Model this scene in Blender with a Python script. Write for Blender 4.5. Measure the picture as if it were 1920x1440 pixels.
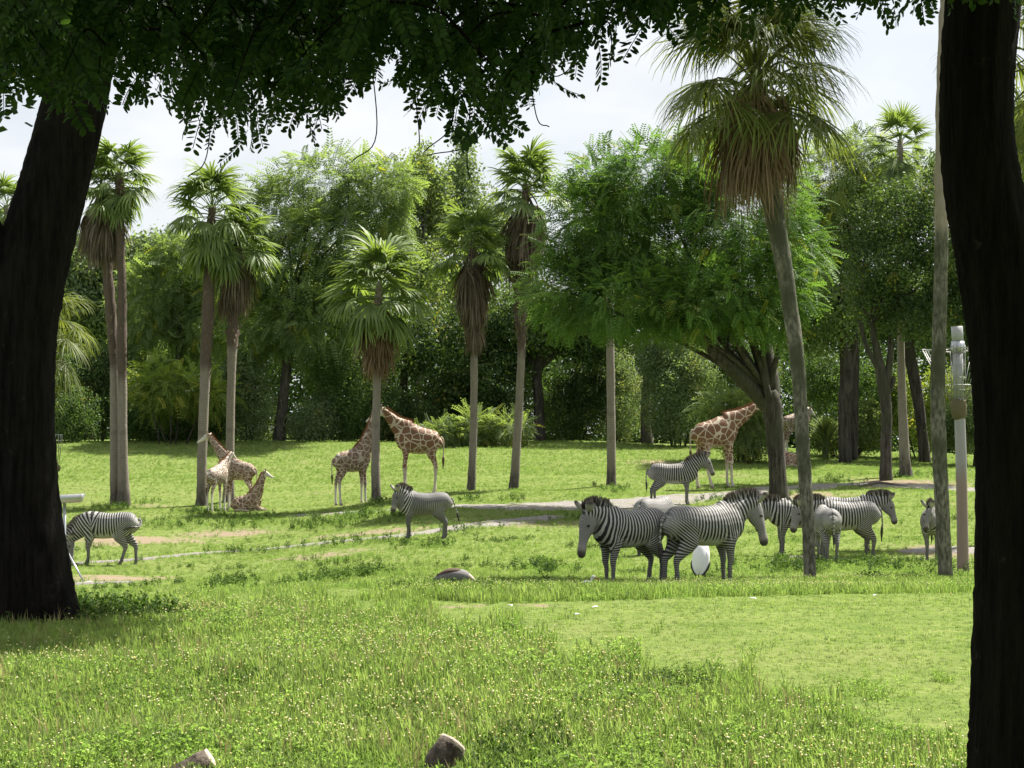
import bpy, math, random
import numpy as np
from math import pi, sin, cos, radians as R
from mathutils import Vector, Matrix

for o in list(bpy.data.objects):
    bpy.data.objects.remove(o)
S = bpy.context.scene
COL = S.collection

# ---------------------------------------------------------------- camera, sky, sun, exposure
F = 3600.0                      # focal length in pixels of the 1920 x 1440 photograph
CAMZ = 2.0
PITCH = math.atan(80 / F)
cam_d = bpy.data.cameras.new('camera')
cam_d.sensor_width = 36
cam_d.lens = 36 * F / 1920
cam_d.clip_start = 0.1
cam_d.clip_end = 3000
cam = bpy.data.objects.new('camera', cam_d)
COL.objects.link(cam)
cam.location = (0, 0, CAMZ)
cam.rotation_euler = (pi / 2 + PITCH, 0, 0)
S.camera = cam

SUN_AZ, SUN_EL = R(48), R(54)   # azimuth to the right of the view direction, elevation
w = bpy.data.worlds.new('World')
S.world = w
w.use_nodes = True
nt = w.node_tree
nt.nodes.clear()
out = nt.nodes.new('ShaderNodeOutputWorld')
bg = nt.nodes.new('ShaderNodeBackground')
bg.inputs['Strength'].default_value = 0.055
sky = nt.nodes.new('ShaderNodeTexSky')
sky.sky_type = 'NISHITA'
sky.sun_disc = False
sky.sun_elevation = SUN_EL
sky.sun_rotation = SUN_AZ
sky.dust_density = 3.0
tc = nt.nodes.new('ShaderNodeTexCoord')
mp = nt.nodes.new('ShaderNodeMapping')
mp.inputs['Scale'].default_value = (1, 1, 2.2)
nz = nt.nodes.new('ShaderNodeTexNoise')
nz.inputs['Scale'].default_value = 5.5
nz.inputs['Detail'].default_value = 6
nz.inputs['Roughness'].default_value = 0.5
rp = nt.nodes.new('ShaderNodeValToRGB')
rp.color_ramp.elements[0].position = 0.36
rp.color_ramp.elements[0].color = (0.62, 0.62, 0.62, 1)
rp.color_ramp.elements[1].position = 0.58
rp.color_ramp.elements[1].color = (1, 1, 1, 1)
mx = nt.nodes.new('ShaderNodeMix')
mx.data_type = 'RGBA'
n5 = nt.nodes.new('ShaderNodeTexNoise'); n5.inputs['Scale'].default_value = 9; n5.inputs['Detail'].default_value = 5
cl = nt.nodes.new('ShaderNodeValToRGB')              # thin and thick cloud
cl.color_ramp.elements[0].position = 0.35; cl.color_ramp.elements[0].color = (0.84, 0.87, 0.90, 1)
cl.color_ramp.elements[1].position = 0.62; cl.color_ramp.elements[1].color = (1, 1, 1, 1)
cm = nt.nodes.new('ShaderNodeMix'); cm.data_type = 'RGBA'; cm.blend_type = 'MULTIPLY'; cm.inputs[0].default_value = 1
cm.inputs[7].default_value = (6.7, 6.8, 6.95, 1)
nt.links.new(mp.outputs['Vector'], n5.inputs['Vector']); nt.links.new(n5.outputs['Fac'], cl.inputs['Fac'])
nt.links.new(cl.outputs['Color'], cm.inputs[6]); nt.links.new(cm.outputs[2], mx.inputs[7])
nt.links.new(tc.outputs['Generated'], mp.inputs['Vector'])
nt.links.new(mp.outputs['Vector'], nz.inputs['Vector'])
nt.links.new(nz.outputs['Fac'], rp.inputs['Fac'])
nt.links.new(rp.outputs['Color'], mx.inputs[0])
nt.links.new(sky.outputs['Color'], mx.inputs[6])
nt.links.new(mx.outputs[2], bg.inputs['Color'])
nt.links.new(bg.outputs['Background'], out.inputs['Surface'])

sl = bpy.data.lights.new('sun', 'SUN')
sl.energy = 5.0
sl.angle = R(0.6)
sl.color = (1, 0.95, 0.86)
sun = bpy.data.objects.new('sun', sl)
COL.objects.link(sun)
sd = Vector((sin(SUN_AZ) * cos(SUN_EL), cos(SUN_AZ) * cos(SUN_EL), sin(SUN_EL)))
sun.rotation_euler = sd.to_track_quat('Z', 'Y').to_euler()
sun.location = (30, 40, 60)

S.view_settings.view_transform = 'Standard'
S.view_settings.look = 'None'
S.view_settings.exposure = 1.5
S.view_settings.gamma = 1
S.view_settings.use_curve_mapping = False
S.render.engine = 'CYCLES'
S.cycles.use_denoising = True
S.cycles.max_bounces = 6
S.cycles.diffuse_bounces = 3
S.cycles.transmission_bounces = 3
S.cycles.caustics_reflective = False
S.cycles.caustics_refractive = False

# ---------------------------------------------------------------- helpers
def lerp(a, b, t): return a + (b - a) * t
def sstep(a, b, x):
    t = np.clip((np.asarray(x, float) - a) / (b - a), 0, 1)
    return t * t * (3 - 2 * t)

def ray(X, Y):
    """World direction through a photograph pixel, scaled so that its y (depth) is 1."""
    v = (720 - Y) / F
    s, c = sin(PITCH), cos(PITCH)
    y = c - v * s
    return np.array([(X - 960) / F / y, 1.0, (s + v * c) / y])
def P(X, Y, d):
    r = ray(X, Y) * d
    r[2] += CAMZ
    return r
def px(d): return F / d           # pixels per metre at depth d

# terrain: depth profiles on the right and on the left, heights relative to the camera
_pr = [(-80, -2.1), (-10, -2.0), (8, -1.98), (11, -1.956), (13.8, -1.917), (18.5, -1.876), (21, -1.937), (23.5, -2.037), (27, -2.30),
       (33, -2.72), (36, -2.9), (46, -3.19), (55, -3.06), (62, -2.76), (72, -2.6), (84, -2.33), (95, -1.58), (105, -.875), (115, -.8), (140, -1.3), (420, -1.6)]
_pl = [(-80, -2.1), (-10, -2.0), (8, -1.98), (11, -1.956), (13.8, -1.917), (18.5, -1.876), (20, -1.944), (24, -2.33), (34, -3.21), (42, -3.5), (51, -3.64),
       (62, -3.44), (72, -3.24), (77, -3.2), (88, -2.44), (97, -1.62), (105, -.875), (115, -.8), (140, -1.3), (420, -1.6)]
_dg = np.arange(-80, 420, 0.25)
def _smooth(p):
    z = np.interp(_dg, [a for a, b in p], [b for a, b in p])
    k = np.exp(-0.5 * (np.arange(-16, 17) * 0.25 / 1.3) ** 2)
    k /= k.sum()
    return np.convolve(np.pad(z, 16, mode='edge'), k, mode='valid')
_zr, _zl = _smooth(_pr), _smooth(_pl)
def terrain(x, y):
    x = np.asarray(x, float); y = np.asarray(y, float)
    t = sstep(-1.5, -9.0, -np.abs(x) * np.sign(-x)) if False else 1 - sstep(-9.0, -1.5, x)
    z = np.interp(y, _dg, _zr) * (1 - t) + np.interp(y, _dg, _zl) * t
    z = z - 0.036 * np.clip(x - 3, 0, 40) * sstep(82, 104, y)
    n = (np.sin(x * 1.3 + 0.6 * y) + np.sin(y * 1.7 - 0.5 * x + 1) + np.sin(0.37 * x + 0.51 * y + 2) * 1.6) * 0.018
    return z + CAMZ + n * sstep(6, 14, np.abs(y))
_dd = np.concatenate([np.arange(6, 40, 0.03), np.arange(40, 150, 0.1)])
def G(X, Y):
    """First point of the ground seen through a pixel."""
    r = ray(X, Y)
    zz = r[2] * _dd + CAMZ
    i = np.argmax(zz < terrain(r[0] * _dd, _dd))
    if i == 0: i = len(_dd) - 1
    d = _dd[i]
    return np.array([r[0] * d, d, float(terrain(r[0] * d, d))])
def onground(X, d):
    x = (X - 960) / F * d
    return np.array([x, d, float(terrain(x, d))])

def new_obj(name, data, parent=None, mat=None):
    o = bpy.data.objects.new(name, data)
    COL.objects.link(o)
    if parent is not None: o.parent = parent
    if mat is not None: data.materials.append(mat)
    return o
def tag(o, label=None, cat=None, group=None, kind=None):
    if label: o['label'] = label
    if cat: o['category'] = cat
    if group: o['group'] = group
    if kind: o['kind'] = kind
    return o
def empty(name, loc, rz=0.0, sc=1.0):
    o = bpy.data.objects.new(name, None)
    o.empty_display_size = 0.3
    COL.objects.link(o)
    o.location = loc
    o.rotation_euler = (0, 0, rz)
    o.scale = (sc, sc, sc)
    return o
def mesh_np(name, V, polys, attrs=None, smooth=False):
    """polys: array (M,k) of one polygon size, or list of such arrays."""
    if not isinstance(polys, list): polys = [polys]
    polys = [np.asarray(p, np.int32) for p in polys if len(p)]
    me = bpy.data.meshes.new(name)
    V = np.asarray(V, np.float32)
    me.vertices.add(len(V))
    me.vertices.foreach_set('co', V.ravel())
    li = np.concatenate([p.ravel() for p in polys])
    tot = np.concatenate([np.full(len(p), p.shape[1], np.int32) for p in polys])
    st = np.concatenate([[0], np.cumsum(tot)[:-1]]).astype(np.int32)
    me.loops.add(len(li))
    me.loops.foreach_set('vertex_index', li)
    me.polygons.add(len(tot))
    me.polygons.foreach_set('loop_start', st)
    me.polygons.foreach_set('loop_total', tot)
    if smooth: me.polygons.foreach_set('use_smooth', np.ones(len(tot), bool))
    me.update(calc_edges=True)
    for k, a in (attrs or {}).items():
        at = me.attributes.new(k, 'FLOAT', 'POINT')
        at.data.foreach_set('value', np.asarray(a, np.float32))
    return me
def catmull(pts, n):
    """Resample rows of pts (any columns) with a Catmull-Rom curve, n steps per span."""
    p = np.asarray(pts, float)
    if len(p) < 3 or n == 1: 
        t = np.linspace(0, len(p) - 1, (len(p) - 1) * n + 1)
        return np.stack([np.interp(t, range(len(p)), p[:, j]) for j in range(p.shape[1])], 1)
    q = np.vstack([2 * p[0] - p[1], p, 2 * p[-1] - p[-2]])
    o = []
    for i in range(1, len(q) - 2):
        for k in range(n):
            t = k / n
            a, b, c, d = q[i - 1], q[i], q[i + 1], q[i + 2]
            o.append(0.5 * (2 * b + (c - a) * t + (2 * a - 5 * b + 4 * c - d) * t * t + (3 * b - a - 3 * c + d) * t ** 3))
    o.append(p[-1])
    return np.array(o)
def tube(pts, seg=10, ymode=False, cap=True, rough=0, rng=None, flute=0):
    """pts rows: x y z w [h]; returns V, quads, tris and a per-vertex 0..1 length coordinate."""
    p = np.asarray(pts, float)
    c = p[:, :3]; wv = p[:, 3]; hv = p[:, 4] if p.shape[1] > 4 else wv
    tg = np.gradient(c, axis=0)
    tg /= np.linalg.norm(tg, axis=1)[:, None] + 1e-9
    if ymode:
        sdv = np.array([[0., 1, 0]]) - tg * tg[:, 1:2]
    else:
        sdv = np.stack([-tg[:, 1], tg[:, 0], 0 * tg[:, 0]], 1)
        ln = np.linalg.norm(sdv, axis=1)
        if ln.min() < 0.2:
            ref = np.array([1., 0, 0]) if abs(tg[:, 0]).max() < 0.8 else np.array([0., 1, 0])
            sdv = np.cross(tg, ref)
    sdv /= np.linalg.norm(sdv, axis=1)[:, None] + 1e-9
    upv = np.cross(tg, sdv)
    a = np.linspace(0, 2 * pi, seg, endpoint=False)
    rad = np.ones((len(p), seg))
    if rough and rng is not None:
        rad += rng.uniform(-rough, rough, rad.shape)
    if flute and rng is not None:
        prof = np.interp(a, np.linspace(0, 2 * pi, 13), np.r_[(v := rng.uniform(-flute, flute, 12)), v[0]])
        rad += prof[None, :]
    V = c[:, None, :] + (sdv[:, None, :] * (np.cos(a)[None, :] * rad * wv[:, None])[..., None]
                         + upv[:, None, :] * (np.sin(a)[None, :] * rad * hv[:, None])[..., None])
    n = len(p)
    i = np.arange(n - 1)[:, None] * seg; j = np.arange(seg)[None, :]; k = (j + 1) % seg
    q = np.stack([i + j, i + k, i + seg + k, i + seg + j], -1).reshape(-1, 4)
    V = V.reshape(-1, 3)
    T = np.repeat(np.linspace(0, 1, n), seg)
    tr = np.zeros((0, 3), int)
    if cap:
        V = np.vstack([V, c[0], c[-1]]); T = np.r_[T, 0, 1]
        b = n * seg; jj = np.arange(seg); kk = (jj + 1) % seg
        tr = np.vstack([np.stack([kk, jj, jj * 0 + b], 1), np.stack([(n - 1) * seg + jj, (n - 1) * seg + kk, jj * 0 + b + 1], 1)])
    return V, q, tr, T
class MB:
    """Collects pieces into one mesh."""
    def __init__(s): s.V = []; s.q = []; s.t = []; s.a = {}; s.n = 0
    def add(s, V, q=None, t=None, **at):
        V = np.asarray(V, float)
        s.V.append(V)
        if q is not None and len(q): s.q.append(np.asarray(q) + s.n)
        if t is not None and len(t): s.t.append(np.asarray(t) + s.n)
        for k, v in at.items():
            s.a.setdefault(k, []).append((s.n, np.broadcast_to(np.asarray(v, float), (len(V),))))
        s.n += len(V)
        return s
    def tube(s, pts, seg=8, **k):
        at = {x: k.pop(x) for x in list(k) if x in ('tint', 'tip', 'dark', 'up')}
        sub = k.pop('sub', 1)
        if sub > 1: pts = catmull(pts, sub)
        V, q, t, T = tube(pts, seg, **k)
        if 'up' in at and at['up'] is True: at['up'] = T
        s.add(V, q, t, **at); return s
    def box(s, c, sz, rot=None, **at):
        v = np.array([[x, y, z] for x in (-.5, .5) for y in (-.5, .5) for z in (-.5, .5)]) * np.asarray(sz)
        if rot is not None: v = v @ np.array(rot).T
        s.add(v + np.asarray(c), [[0, 1, 3, 2], [4, 6, 7, 5], [0, 4, 5, 1], [2, 3, 7, 6], [0, 2, 6, 4], [1, 5, 7, 3]], **at); return s
    def ball(s, c, r, nu=10, nv=7, **at):
        r = np.broadcast_to(np.asarray(r, float), (3,))
        V = [[0, 0, 1]]; q = []; t = []
        for i in range(1, nv):
            for j in range(nu):
                V.append([sin(pi * i / nv) * cos(2 * pi * j / nu), sin(pi * i / nv) * sin(2 * pi * j / nu), cos(pi * i / nv)])
        V.append([0, 0, -1]); L = len(V) - 1
        for j in range(nu):
            k = (j + 1) % nu
            t.append([0, 1 + j, 1 + k]); t.append([L, 1 + (nv - 2) * nu + k, 1 + (nv - 2) * nu + j])
            for i in range(nv - 2): q.append([1 + i * nu + j, 1 + (i + 1) * nu + j, 1 + (i + 1) * nu + k, 1 + i * nu + k])
        s.add(np.array(V) * r + np.asarray(c), q, t, **at); return s
    def mesh(s, name, smooth=True):
        V = np.vstack(s.V)
        at = {}
        for k, L in s.a.items():
            x = np.zeros(len(V))
            for n0, v in L: x[n0:n0 + len(v)] = v
            at[k] = x
        return mesh_np(name, V, [np.vstack(x) for x in (s.q, s.t) if x], at, smooth)
    def build(s, name, mat, parent=None, smooth=True):
        return new_obj(name, s.mesh(name, smooth), parent, mat)

# ---------------------------------------------------------------- materials
class NT:
    def __init__(s, name):
        s.m = bpy.data.materials.new(name); s.m.use_nodes = True
        s.t = s.m.node_tree; s.t.nodes.clear()
        s.o = s.n('OutputMaterial')
    def n(s, typ, **kw):
        x = s.t.nodes.new('ShaderNode' + typ)
        for k, v in kw.items(): setattr(x, k, v)
        return x
    def l(s, a, b): s.t.links.new(a, b)
    def put(s, sock, v):
        if isinstance(v, bpy.types.NodeSocket): s.l(v, sock)
        elif isinstance(v, tuple) and len(v) == 3 and sock.type == 'RGBA': sock.default_value = (*v, 1)
        else: sock.default_value = v
    def attr(s, name): return s.n('Attribute', attribute_name=name).outputs['Fac']
    def math(s, op, a, b=None, c=None, clamp=False):
        x = s.n('Math', operation=op, use_clamp=clamp)
        for i, v in enumerate((a, b, c)):
            if v is not None: s.put(x.inputs[i], v)
        return x.outputs[0]
    def mix(s, f, a, b, mode='MIX'):
        x = s.n('Mix', data_type='RGBA', blend_type=mode)
        s.put(x.inputs[0], f)
        for sock, v in ((x.inputs[6], a), (x.inputs[7], b)):
            s.put(sock, v if isinstance(v, bpy.types.NodeSocket) else (*v, 1))
        return x.outputs[2]
    def sm(s, v, a, b):
        x = s.n('MapRange', interpolation_type='SMOOTHSTEP')
        s.put(x.inputs[0], v); x.inputs[1].default_value = a; x.inputs[2].default_value = b
        return x.outputs[0]
    def noise(s, scale, detail=3, vec=None, rough=0.5, out='Fac', stretch=None):
        x = s.n('TexNoise'); x.inputs['Scale'].default_value = scale; x.inputs['Detail'].default_value = detail; x.inputs['Roughness'].default_value = rough
        v = vec if vec is not None else s.n('TexCoord').outputs['Object']
        if stretch:
            m = s.n('Mapping'); m.inputs['Scale'].default_value = stretch; s.l(v, m.inputs['Vector']); v = m.outputs['Vector']
        s.l(v, x.inputs['Vector'])
        return x.outputs[out]
    def bump(s, h, strength=0.5, dist=0.02):
        x = s.n('Bump'); x.inputs['Strength'].default_value = strength; x.inputs['Distance'].default_value = dist
        s.l(h, x.inputs['Height']); return x.outputs['Normal']
    def pbr(s, col, rough=0.8, spec=0.3, normal=None, metal=0):
        b = s.n('BsdfPrincipled')
        s.put(b.inputs['Base Color'], col if isinstance(col, bpy.types.NodeSocket) else (*col, 1))
        s.put(b.inputs['Roughness'], rough); b.inputs['Specular IOR Level'].default_value = spec; b.inputs['Metallic'].default_value = metal
        if normal is not None: s.l(normal, b.inputs['Normal'])
        return b.outputs[0]
    def end(s, sh): s.l(sh, s.o.inputs['Surface']); return s.m
    def leaf(s, col, trans=0.35, tcol=None, rough=0.45, spec=0.4):
        a = s.pbr(col, max(rough, .55), spec * .45)
        t = s.n('BsdfTranslucent'); s.put(t.inputs['Color'], tcol if tcol is not None else col)
        m = s.n('MixShader'); m.inputs[0].default_value = trans
        s.l(a, m.inputs[1]); s.l(t.outputs[0], m.inputs[2])
        return s.end(m.outputs[0])

def leaf_mat(name, dark, light, trans=0.35, yellow=(0.2, 0.2, 0.03), yfrac=0.06, spec=0.35, nscale=0.35):
    k = NT(name)
    t = k.attr('tint')
    nzv = k.noise(nscale, 2, vec=k.n('NewGeometry').outputs['Position'])
    v = k.math('ADD', k.math('MULTIPLY', t, 0.65), k.math('MULTIPLY', nzv, 0.7))
    c = k.mix(k.sm(v, 0.3, 1.0), dark, light)
    c = k.mix(k.math('GREATER_THAN', t, 1 - yfrac), c, yellow)
    tc_ = k.mix(1.0, c, (1.6, 1.6, 0.7), 'MULTIPLY')
    return k.leaf(c, trans, tc_, spec=spec)
def simple(name, col, rough=0.6, spec=0.3, var=0.25, scale=6, metal=0, bump=0.0):
    k = NT(name)
    n_ = k.noise(scale, 4)
    c = k.mix(n_, tuple(x * (1 - var) for x in col), tuple(min(1, x * (1 + var)) for x in col))
    return k.end(k.pbr(c, rough, spec, k.bump(n_, bump, 0.01) if bump else None, metal))
def bark_mat(name, a, b, stretch=(1, 1, 0.16), strength=0.9, dist=0.04, moss=None, scale=11):
    """Fissured bark: long ridges, broken across, with blotches."""
    k = NT(name)
    n1 = k.noise(scale, 5, stretch=stretch, rough=.62)
    n3 = k.noise(scale * 2.6, 4, stretch=(1, 1, .6), rough=.7)
    n2 = k.noise(1.1, 3)
    h = k.math('ADD', k.math('MULTIPLY', n1, .75), k.math('MULTIPLY', n3, .3))
    c = k.mix(k.sm(h, 0.36, 0.68), tuple(x * .45 for x in a), b)
    c = k.mix(k.math('MULTIPLY', n2, 0.6), c, a)
    if moss: c = k.mix(k.math('MULTIPLY', k.sm(k.noise(0.9, 4), 0.42, 0.62), .75), c, moss)
    return k.end(k.pbr(c, 0.9, 0.15, k.bump(h, strength, dist)))
# ---------------------------------------------------------------- ground
def proj(x, y, z):
    c, s = cos(PITCH), sin(PITCH)
    zz = z - CAMZ
    dep = y * c + zz * s
    v = -y * s + zz * c
    return 960 + F * x / dep, 720 - F * v / dep
_wb = [(-2000, 1152), (0, 1156), (300, 1150), (560, 1128), (700, 1150), (860, 1172), (1010, 1215), (1200, 1262), (1330, 1300), (1460, 1292), (1520, 1330), (1640, 1400), (1760, 1440), (3000, 1500)]
_lw = [(300, 1168), (560, 1140), (760, 1126), (900, 1136), (1100, 1131), (1400, 1121), (1900, 1113)]
def weedy(X, Y):
    """1 in the tall clover of the foreground and on the bank, 0 on the cropped lawn and the far meadow."""
    a = sstep(-45, 55, Y - 20 * np.sin(X * .031) - 14 * np.sin(X * .083 + 1) - 8 * np.sin(X * .21 + Y * .1) - np.interp(X, [p[0] for p in _wb], [p[1] for p in _wb]))
    lo = np.interp(X, [p[0] for p in _lw], [p[1] for p in _lw])
    b = sstep(-3, 2, lo - 4 - Y) * sstep(1084, 1092, Y) * sstep(640, 800, X)
    return np.maximum(a, b)

def soft_axis(lo, f0, f1, hi, step, far):
    a = [f0]
    while a[-1] < f1: a.append(a[-1] + step)
    st = step; b = [a[-1]]
    while b[-1] < hi: st = min(far, st * 1.25); b.append(b[-1] + st)
    st = step; c = [a[0]]
    while c[-1] > lo: st = min(far, st * 1.25); c.append(c[-1] - st)
    return np.array(c[:0:-1] + a + b[1:])
gx = soft_axis(-260, -33, 33, 260, 0.4, 25)
gy = soft_axis(-75, 9, 112, 400, 0.4, 20)
GX, GY = np.meshgrid(gx, gy)
GZ = terrain(GX, GY)
DIRT = []     # x, y, rx, ry, strength
for (X, Y, rx, ry, s_) in [(1235, 868, 55, 6, 1), (1700, 908, 120, 9, 1), (250, 1012, 150, 9, 1), (430, 1002, 110, 8, 1), (600, 1042, 130, 8, .7), (230, 1152, 120, 6, .9), (860, 1137, 70, 3, 1),
        (1060, 1134, 120, 3, .6), (1760, 1036, 100, 14, .9), (220, 1086, 120, 6, 1), (1500, 928, 120, 7, .8), (1380, 893, 90, 4, .5), (600, 925, 60, 5, .5), (280, 948, 60, 4, .7), (980, 985, 200, 10, .6),
        (700, 1000, 160, 6, .8), (420, 1070, 90, 4, .3), (1640, 912, 60, 6, .8), (1100, 905, 60, 4, .4), (1790, 948, 60, 6, .5), (560, 868, 50, 3, .4)]:
    g = G(X, Y); gt, gb = G(X, Y - ry), G(X, Y + ry)
    DIRT.append((g[0], g[1], rx / px(g[1]), max(0.15, (gt[1] - gb[1]) / 2), s_))
dirt = np.zeros_like(GX)
for (x, y, rx, ry, s_) in DIRT:
    q = ((GX - x) / rx) ** 2 + ((GY - y) / ry) ** 2
    dirt = np.maximum(dirt, s_ * np.exp(-q * 0.9))
PX, PY = proj(GX, np.maximum(GY, 1), GZ)
wd = np.where(GY > 5, weedy(PX, PY), 0)
nr, nc = GX.shape
ii = np.arange(nr - 1)[:, None] * nc; jj = np.arange(nc - 1)[None, :]
quads = np.stack([ii + jj, ii + jj + 1, ii + nc + jj + 1, ii + nc + jj], -1).reshape(-1, 4)
k = NT('meadow')
pos = k.n('NewGeometry').outputs['Position']
n1 = k.noise(0.35, 4, vec=pos); n2 = k.noise(2.2, 5, vec=pos, rough=0.65); n3 = k.noise(14, 4, vec=pos, rough=0.7)
c = k.mix(k.sm(k.math('ADD', k.math('MULTIPLY', n2, .7), k.math('MULTIPLY', n3, .3)), 0.35, 0.62), (0.092, 0.136, 0.034), (0.158, 0.198, 0.06))
c = k.mix(k.sm(n1, 0.45, 0.7), c, (0.15, 0.182, 0.06))
c = k.mix(k.math('MULTIPLY', k.sm(n3, 0.5, 0.75), 0.5), c, (0.05, 0.08, 0.018))
c = k.mix(k.math('MULTIPLY', k.attr('weed'), 0.6), c, (0.10, 0.165, 0.035))
dm = k.sm(k.math('ADD', k.attr('dirt'), k.math('MULTIPLY', k.math('SUBTRACT', n2, 0.5), 2.4)), 0.35, 0.85)
c = k.mix(dm, c, k.mix(n3, (0.16, 0.12, 0.08), (0.275, 0.225, 0.165)))
c = k.mix(k.math('MULTIPLY', k.sm(n3, 0.62, 0.7), 0.35), c, (0.22, 0.19, 0.11))
GROUND = k.end(k.pbr(c, 1.0, 0.0, k.bump(n3, 0.9, 0.05)))
gm = mesh_np('ground', np.stack([GX.ravel(), GY.ravel(), GZ.ravel()], 1), quads, {'dirt': dirt.ravel(), 'weed': wd.ravel()}, True)
tag(new_obj('ground', gm, None, GROUND), kind='structure')

# gravel tracks: ribbons that follow the ground a little above it
k = NT('gravel')
pos = k.n('NewGeometry').outputs['Position']
n2 = k.noise(1.4, 5, vec=pos, rough=0.6); n3 = k.noise(22, 4, vec=pos, rough=0.7)
c = k.mix(k.sm(n3, .3, .7), (0.11, 0.10, 0.09), (0.29, 0.27, 0.25))
c = k.mix(k.math('MULTIPLY', k.sm(n2, 0.5, 0.66), .8), c, (0.13, 0.15, 0.055))
GRAVEL = k.end(k.pbr(c, 0.95, 0.1, k.bump(n3, 0.8, 0.03)))
TRACKS = []
def off_track(x, y, rng):
    ok = np.ones(len(x), bool); q = np.stack([x, y], 1)
    for p, wv in TRACKS:
        for a in range(0, len(x), 8000):
            D = ((q[a:a + 8000, None] - p[None]) ** 2).sum(2); j = D.argmin(1)
            ok[a:a + 8000] &= np.sqrt(D.min(1)) > wv[j] * rng.uniform(.55, 1.05, len(j))
    return ok
def strip(name, pts, width, rng, lift=0.02, mat=None):
    p = np.array([G(X, Y)[:2] for X, Y in pts])
    p = catmull(p, 10)
    wv = catmull(np.array([[w_] for w_ in width]), 10)[:, 0]
    t = np.gradient(p, axis=0); t /= np.linalg.norm(t, axis=1)[:, None]
    nrm = np.stack([-t[:, 1], t[:, 0]], 1)
    m = 9
    fr = np.linspace(-1, 1, m)
    e = rng.normal(0, 0.13, (len(p), 2))
    V = []
    for j, f_ in enumerate(fr):
        off = f_ * wv * (1 + (e[:, 0] if f_ < 0 else e[:, 1]) * abs(f_) ** 2)
        q = p + nrm * off[:, None]
        lf = np.full(len(p), lift - (lift + 0.025) * (abs(f_) == 1)); lf[0] = lf[-1] = -0.04
        V.append(np.stack([q[:, 0], q[:, 1], terrain(q[:, 0], q[:, 1]) + lf], 1))
    V = np.stack(V, 1).reshape(-1, 3)
    TRACKS.append((p, wv))
    n = len(p)
    i = np.arange(n - 1)[:, None] * m; j = np.arange(m - 1)[None, :]
    q = np.stack([i + j, i + j + 1, i + m + j + 1, i + m + j], -1).reshape(-1, 4)
    return tag(new_obj(name, mesh_np(name, V, q, None, True), None, mat or GRAVEL), kind='structure')
rng = np.random.default_rng(5)
strip('gravel_path', [(540, 967), (640, 962), (760, 955), (880, 949), (985, 952), (1085, 951), (1180, 945), (1320, 930), (1500, 914), (1620, 910), (1760, 915), (1900, 922)],
      [.5, .5, .55, .8, 2.4, 3.1, 2.2, 1.6, 1.4, 1.3, 1.3, 1.3], rng)
strip('gravel_path', [(60, 1063), (160, 1056), (300, 1046), (430, 1035), (560, 1024), (700, 1010), (840, 993), (960, 979), (1050, 968)],
      [.12, .15, .18, .25, .35, .38, .5, .6, .5], rng, 0.034)
strip('gravel_path', [(100, 1097), (170, 1094), (260, 1092)], [.35, .3, .15], rng, 0.03)
strip('gravel_path', [(190, 1154), (260, 1151), (330, 1150)], [.3, .35, .2], rng, 0.03)
strip('gravel_path', [(1690, 1036), (1760, 1032), (1860, 1033)], [.3, .8, .9], rng, 0.03)
strip('gravel_path', [(1480, 1046), (1510, 1045), (1540, 1047)], [.2, .35, .2], rng, 0.03)

# ---------------------------------------------------------------- grass and clover (uncountable)
def scatter(name, pts, rot, scl, idx, sources, mats):
    """One object whose points carry copies of small plants."""
    me = mesh_np(name, pts, np.zeros((0, 3), int) if False else [np.array([[0, 1, 2]])], {'prot': rot, 'pscl': scl})
    at = me.attributes.new('pidx', 'INT', 'POINT'); at.data.foreach_set('value', np.asarray(idx, np.int32))
    o = new_obj(name, me)
    ng = bpy.data.node_groups.new(name, 'GeometryNodeTree')
    ng.interface.new_socket('Geometry', in_out='INPUT', socket_type='NodeSocketGeometry')
    ng.interface.new_socket('Geometry', in_out='OUTPUT', socket_type='NodeSocketGeometry')
    N = lambda t: ng.nodes.new(t)
    gi, go = N('NodeGroupInput'), N('NodeGroupOutput')
    m2p = N('GeometryNodeMeshToPoints'); iop = N('GeometryNodeInstanceOnPoints')
    jn = N('GeometryNodeJoinGeometry')
    for sm in reversed(sources):
        so = bpy.data.objects.new('plant', sm)
        oi = N('GeometryNodeObjectInfo'); oi.inputs['Object'].default_value = so; oi.inputs['As Instance'].default_value = True
        ng.links.new(oi.outputs['Geometry'], jn.inputs[0])
    def na(nm, ty):
        x = N('GeometryNodeInputNamedAttribute'); x.data_type = ty; x.inputs['Name'].default_value = nm; return x.outputs['Attribute']
    cx = N('ShaderNodeCombineXYZ')
    ng.links.new(na('prot', 'FLOAT'), cx.inputs['Z'])
    L = ng.links.new
    L(gi.outputs[0], m2p.inputs['Mesh']); L(m2p.outputs[0], iop.inputs['Points'])
    L(jn.outputs[0], iop.inputs['Instance']); iop.inputs['Pick Instance'].default_value = True
    L(na('pidx', 'INT'), iop.inputs['Instance Index'])
    e2r = N('FunctionNodeEulerToRotation'); L(cx.outputs[0], e2r.inputs[0]); L(e2r.outputs[0], iop.inputs['Rotation'])
    L(na('pscl', 'FLOAT'), iop.inputs['Scale'])
    L(iop.outputs[0], go.inputs[0])
    md = o.modifiers.new('scatter', 'NODES'); md.node_group = ng
    return tag(o, kind='stuff')

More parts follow.
